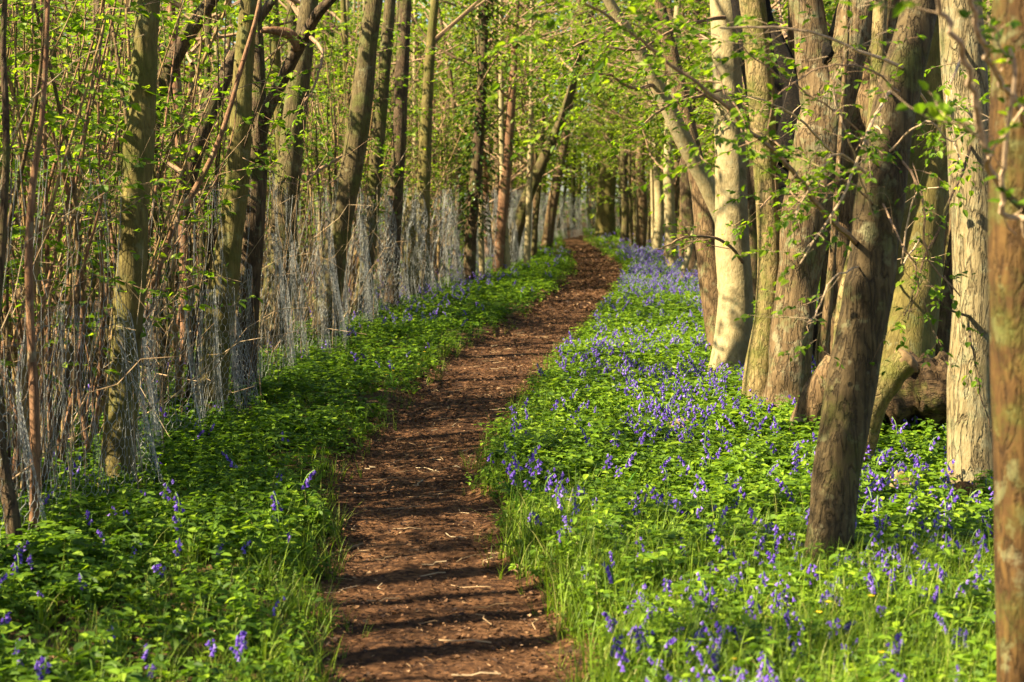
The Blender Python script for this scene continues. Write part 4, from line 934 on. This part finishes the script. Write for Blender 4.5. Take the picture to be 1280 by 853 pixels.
rng = np.random.default_rng(91)
cand = []
def drift(n, y0, y1, side, fn, pw=1.0):
    x, y = scatter(n, y0, y1, side, rng, .12, pw); p = fn(x, y); k = rng.uniform(0, 1, len(x)) < p; cand.append(np.stack([x[k], y[k]], -1))
cl = lambda x, y, s, p: np.clip(wob(x, y, s, p)*.9+.55, 0.2, 1)
drift(1500, 4.5, 8.6, 1, lambda x, y: cl(x, y, 2.0, 1)*np.clip((x+.1)/.9, .05, 1)); drift(950, 8.6, 12.5, 1, lambda x, y: cl(x, y, 1.7, 3)*.8)
drift(1500, 12.5, 18, 1, lambda x, y: cl(x, y, 1.5, 5)*np.clip((x-.2)*1.5, .25, 1)); drift(1300, 18, 27, 1, lambda x, y: cl(x, y, 1.1, 2)*.55)
def bb_far(x, y):
    px = 640+x/y*F; return np.where((px > 775) & (px < 900), 1, .2)
drift(4200, 27, 50, 1, bb_far); drift(1300, 50, 72, 1, bb_far)
drift(290, 4.5, 8.6, -1, lambda x, y: cl(x, y, 2.0, 9)*.85); drift(420, 8.6, 20, -1, lambda x, y: cl(x, y, 1.5, 4)*np.where(x < fence_x(y)+.3, .75, .22))
drift(900, 20, 34, -1, lambda x, y: np.where(x < fence_x(y)+.9, .75, .08)); drift(700, 34, 60, -1, lambda x, y: cl(x, y, .8, 4)*.8)
C = np.concatenate(cand); C = C[np.argsort(C[:,1])]
inf = np.abs(C[:,0]) < .3*C[:,1]
ind = np.where(inf & (C[:,1] > 5.0))[0][:300]; rest = np.setdiff1d(np.arange(len(C)), ind)
ZONES = {}
for n_, i in enumerate(ind):
    x, y = C[i]
    if x < pathL(y):
        z = ('left corner nearest the camera, in the shady grass', 'bottom left') if y < 6.6 else (('shade behind the near wire netting', 'behind the near netting') if x < fence_x(y) else ('left verge between path and wire netting', 'left verge'))
    elif y < 6.4: z = ('bottom right foreground, blurred, nearest the camera', 'right foreground')
    elif y < 7.6: z = ('sunny verge just in front of the dark leaning trunk', 'front of the leaning trunk') if x > .75 else ('path edge right of the near bend', 'right path edge')
    elif x > 1.55: z = ('leaves around the foot of the cracked pale trunk', 'foot of the cracked pale trunk')
    elif y < 9.5: z = ('leafy right verge left of the dark leaning trunk', 'left of the leaning trunk')
    else: z = ('shadier right verge before the forked trunk', 'before the forked trunk')
    k = int(rng.integers(0, len(PM))); S, Fl, Lf = PM[k]
    o = thing('bluebell', f'violet bluebell flowering in the {z[0]}', 'bluebell', (x, y, ghz(x, y)), f'bluebells, {z[1]}', rng.uniform(0, 6.28)); s = rng.uniform(.72, 1.05); o.scale = (s, s, s*rng.uniform(.9,1.15)); o.rotation_euler = (rng.normal(0,.1), rng.normal(0,.1), o.rotation_euler.z)
    link(bpy.data.objects.new('stem', S), o); link(bpy.data.objects.new('flower_spike', Fl), o); link(bpy.data.objects.new('leaf', Lf), o)
nb = NB(); RP = [bluebell(700+k, 4, n) for k, n in enumerate((7, 9, 6))]
xy = C[rest]; w = rng.integers(0, 3, len(xy)); z = gh(xy[:,0], xy[:,1]); s = rng.uniform(.8, 1.2, len(xy))*np.interp(xy[:,1], [0, 20, 40, 70], [1, 1.05, 1.25, 1.5]); rz = rng.uniform(0, 6.28, len(xy)); tl = rng.normal(0, .1, len(xy))
for k in range(3):
    m = w == k
    for q, mi in zip(RP[k], ((0, 0), (1, 0), (2, 2))):
        V, Q, M = q.arrays(); nb.inst(V, Q, np.where(M == 0, mi[0], mi[1]), np.stack([xy[m,0], xy[m,1], z[m]], -1), rz[m], s[m], tl[m])
tag(nb.obj('bluebell_drifts', [BELL_STEM, BELL, BELL_LEAF]), 'drifts of smaller bluebells further along both verges', 'bluebells', None, 'stuff')

# ------------------------------------------------------------------ light
W = bpy.data.worlds.new('World'); SC.world = W; W.use_nodes = True
nt = W.node_tree; bg = nt.nodes['Background']
sky = nt.nodes.new('ShaderNodeTexSky'); sky.sky_type = 'NISHITA'; sky.sun_disc = False
EL, AZ = R(40), R(70)      # AZ: sun stands behind-left of the camera, measured from straight behind
to_sun = Vector((-math.sin(AZ)*math.cos(EL), -math.cos(AZ)*math.cos(EL), math.sin(EL)))
sky.sun_elevation = EL; sky.sun_rotation = math.atan2(to_sun.x, to_sun.y)
nt.links.new(sky.outputs[0], bg.inputs[0]); bg.inputs[1].default_value = .05
sl = bpy.data.lights.new('sun', 'SUN'); sl.energy = 5.0; sl.angle = R(.5); sl.color = (1, .86, .58)
so = bpy.data.objects.new('sun', sl); so.rotation_euler = (-to_sun).to_track_quat('-Z', 'Y').to_euler(); so.location = (-20, -10, 30); link(so)
SC.view_settings.view_transform = 'Standard'; SC.view_settings.look = 'None'; SC.view_settings.gamma = 1; SC.view_settings.use_curve_mapping = False
SC.view_settings.exposure = 2.15
cy = SC.cycles
cy.max_bounces = 5; cy.diffuse_bounces = 2; cy.glossy_bounces = 2; cy.transmission_bounces = 3; cy.transparent_max_bounces = 4
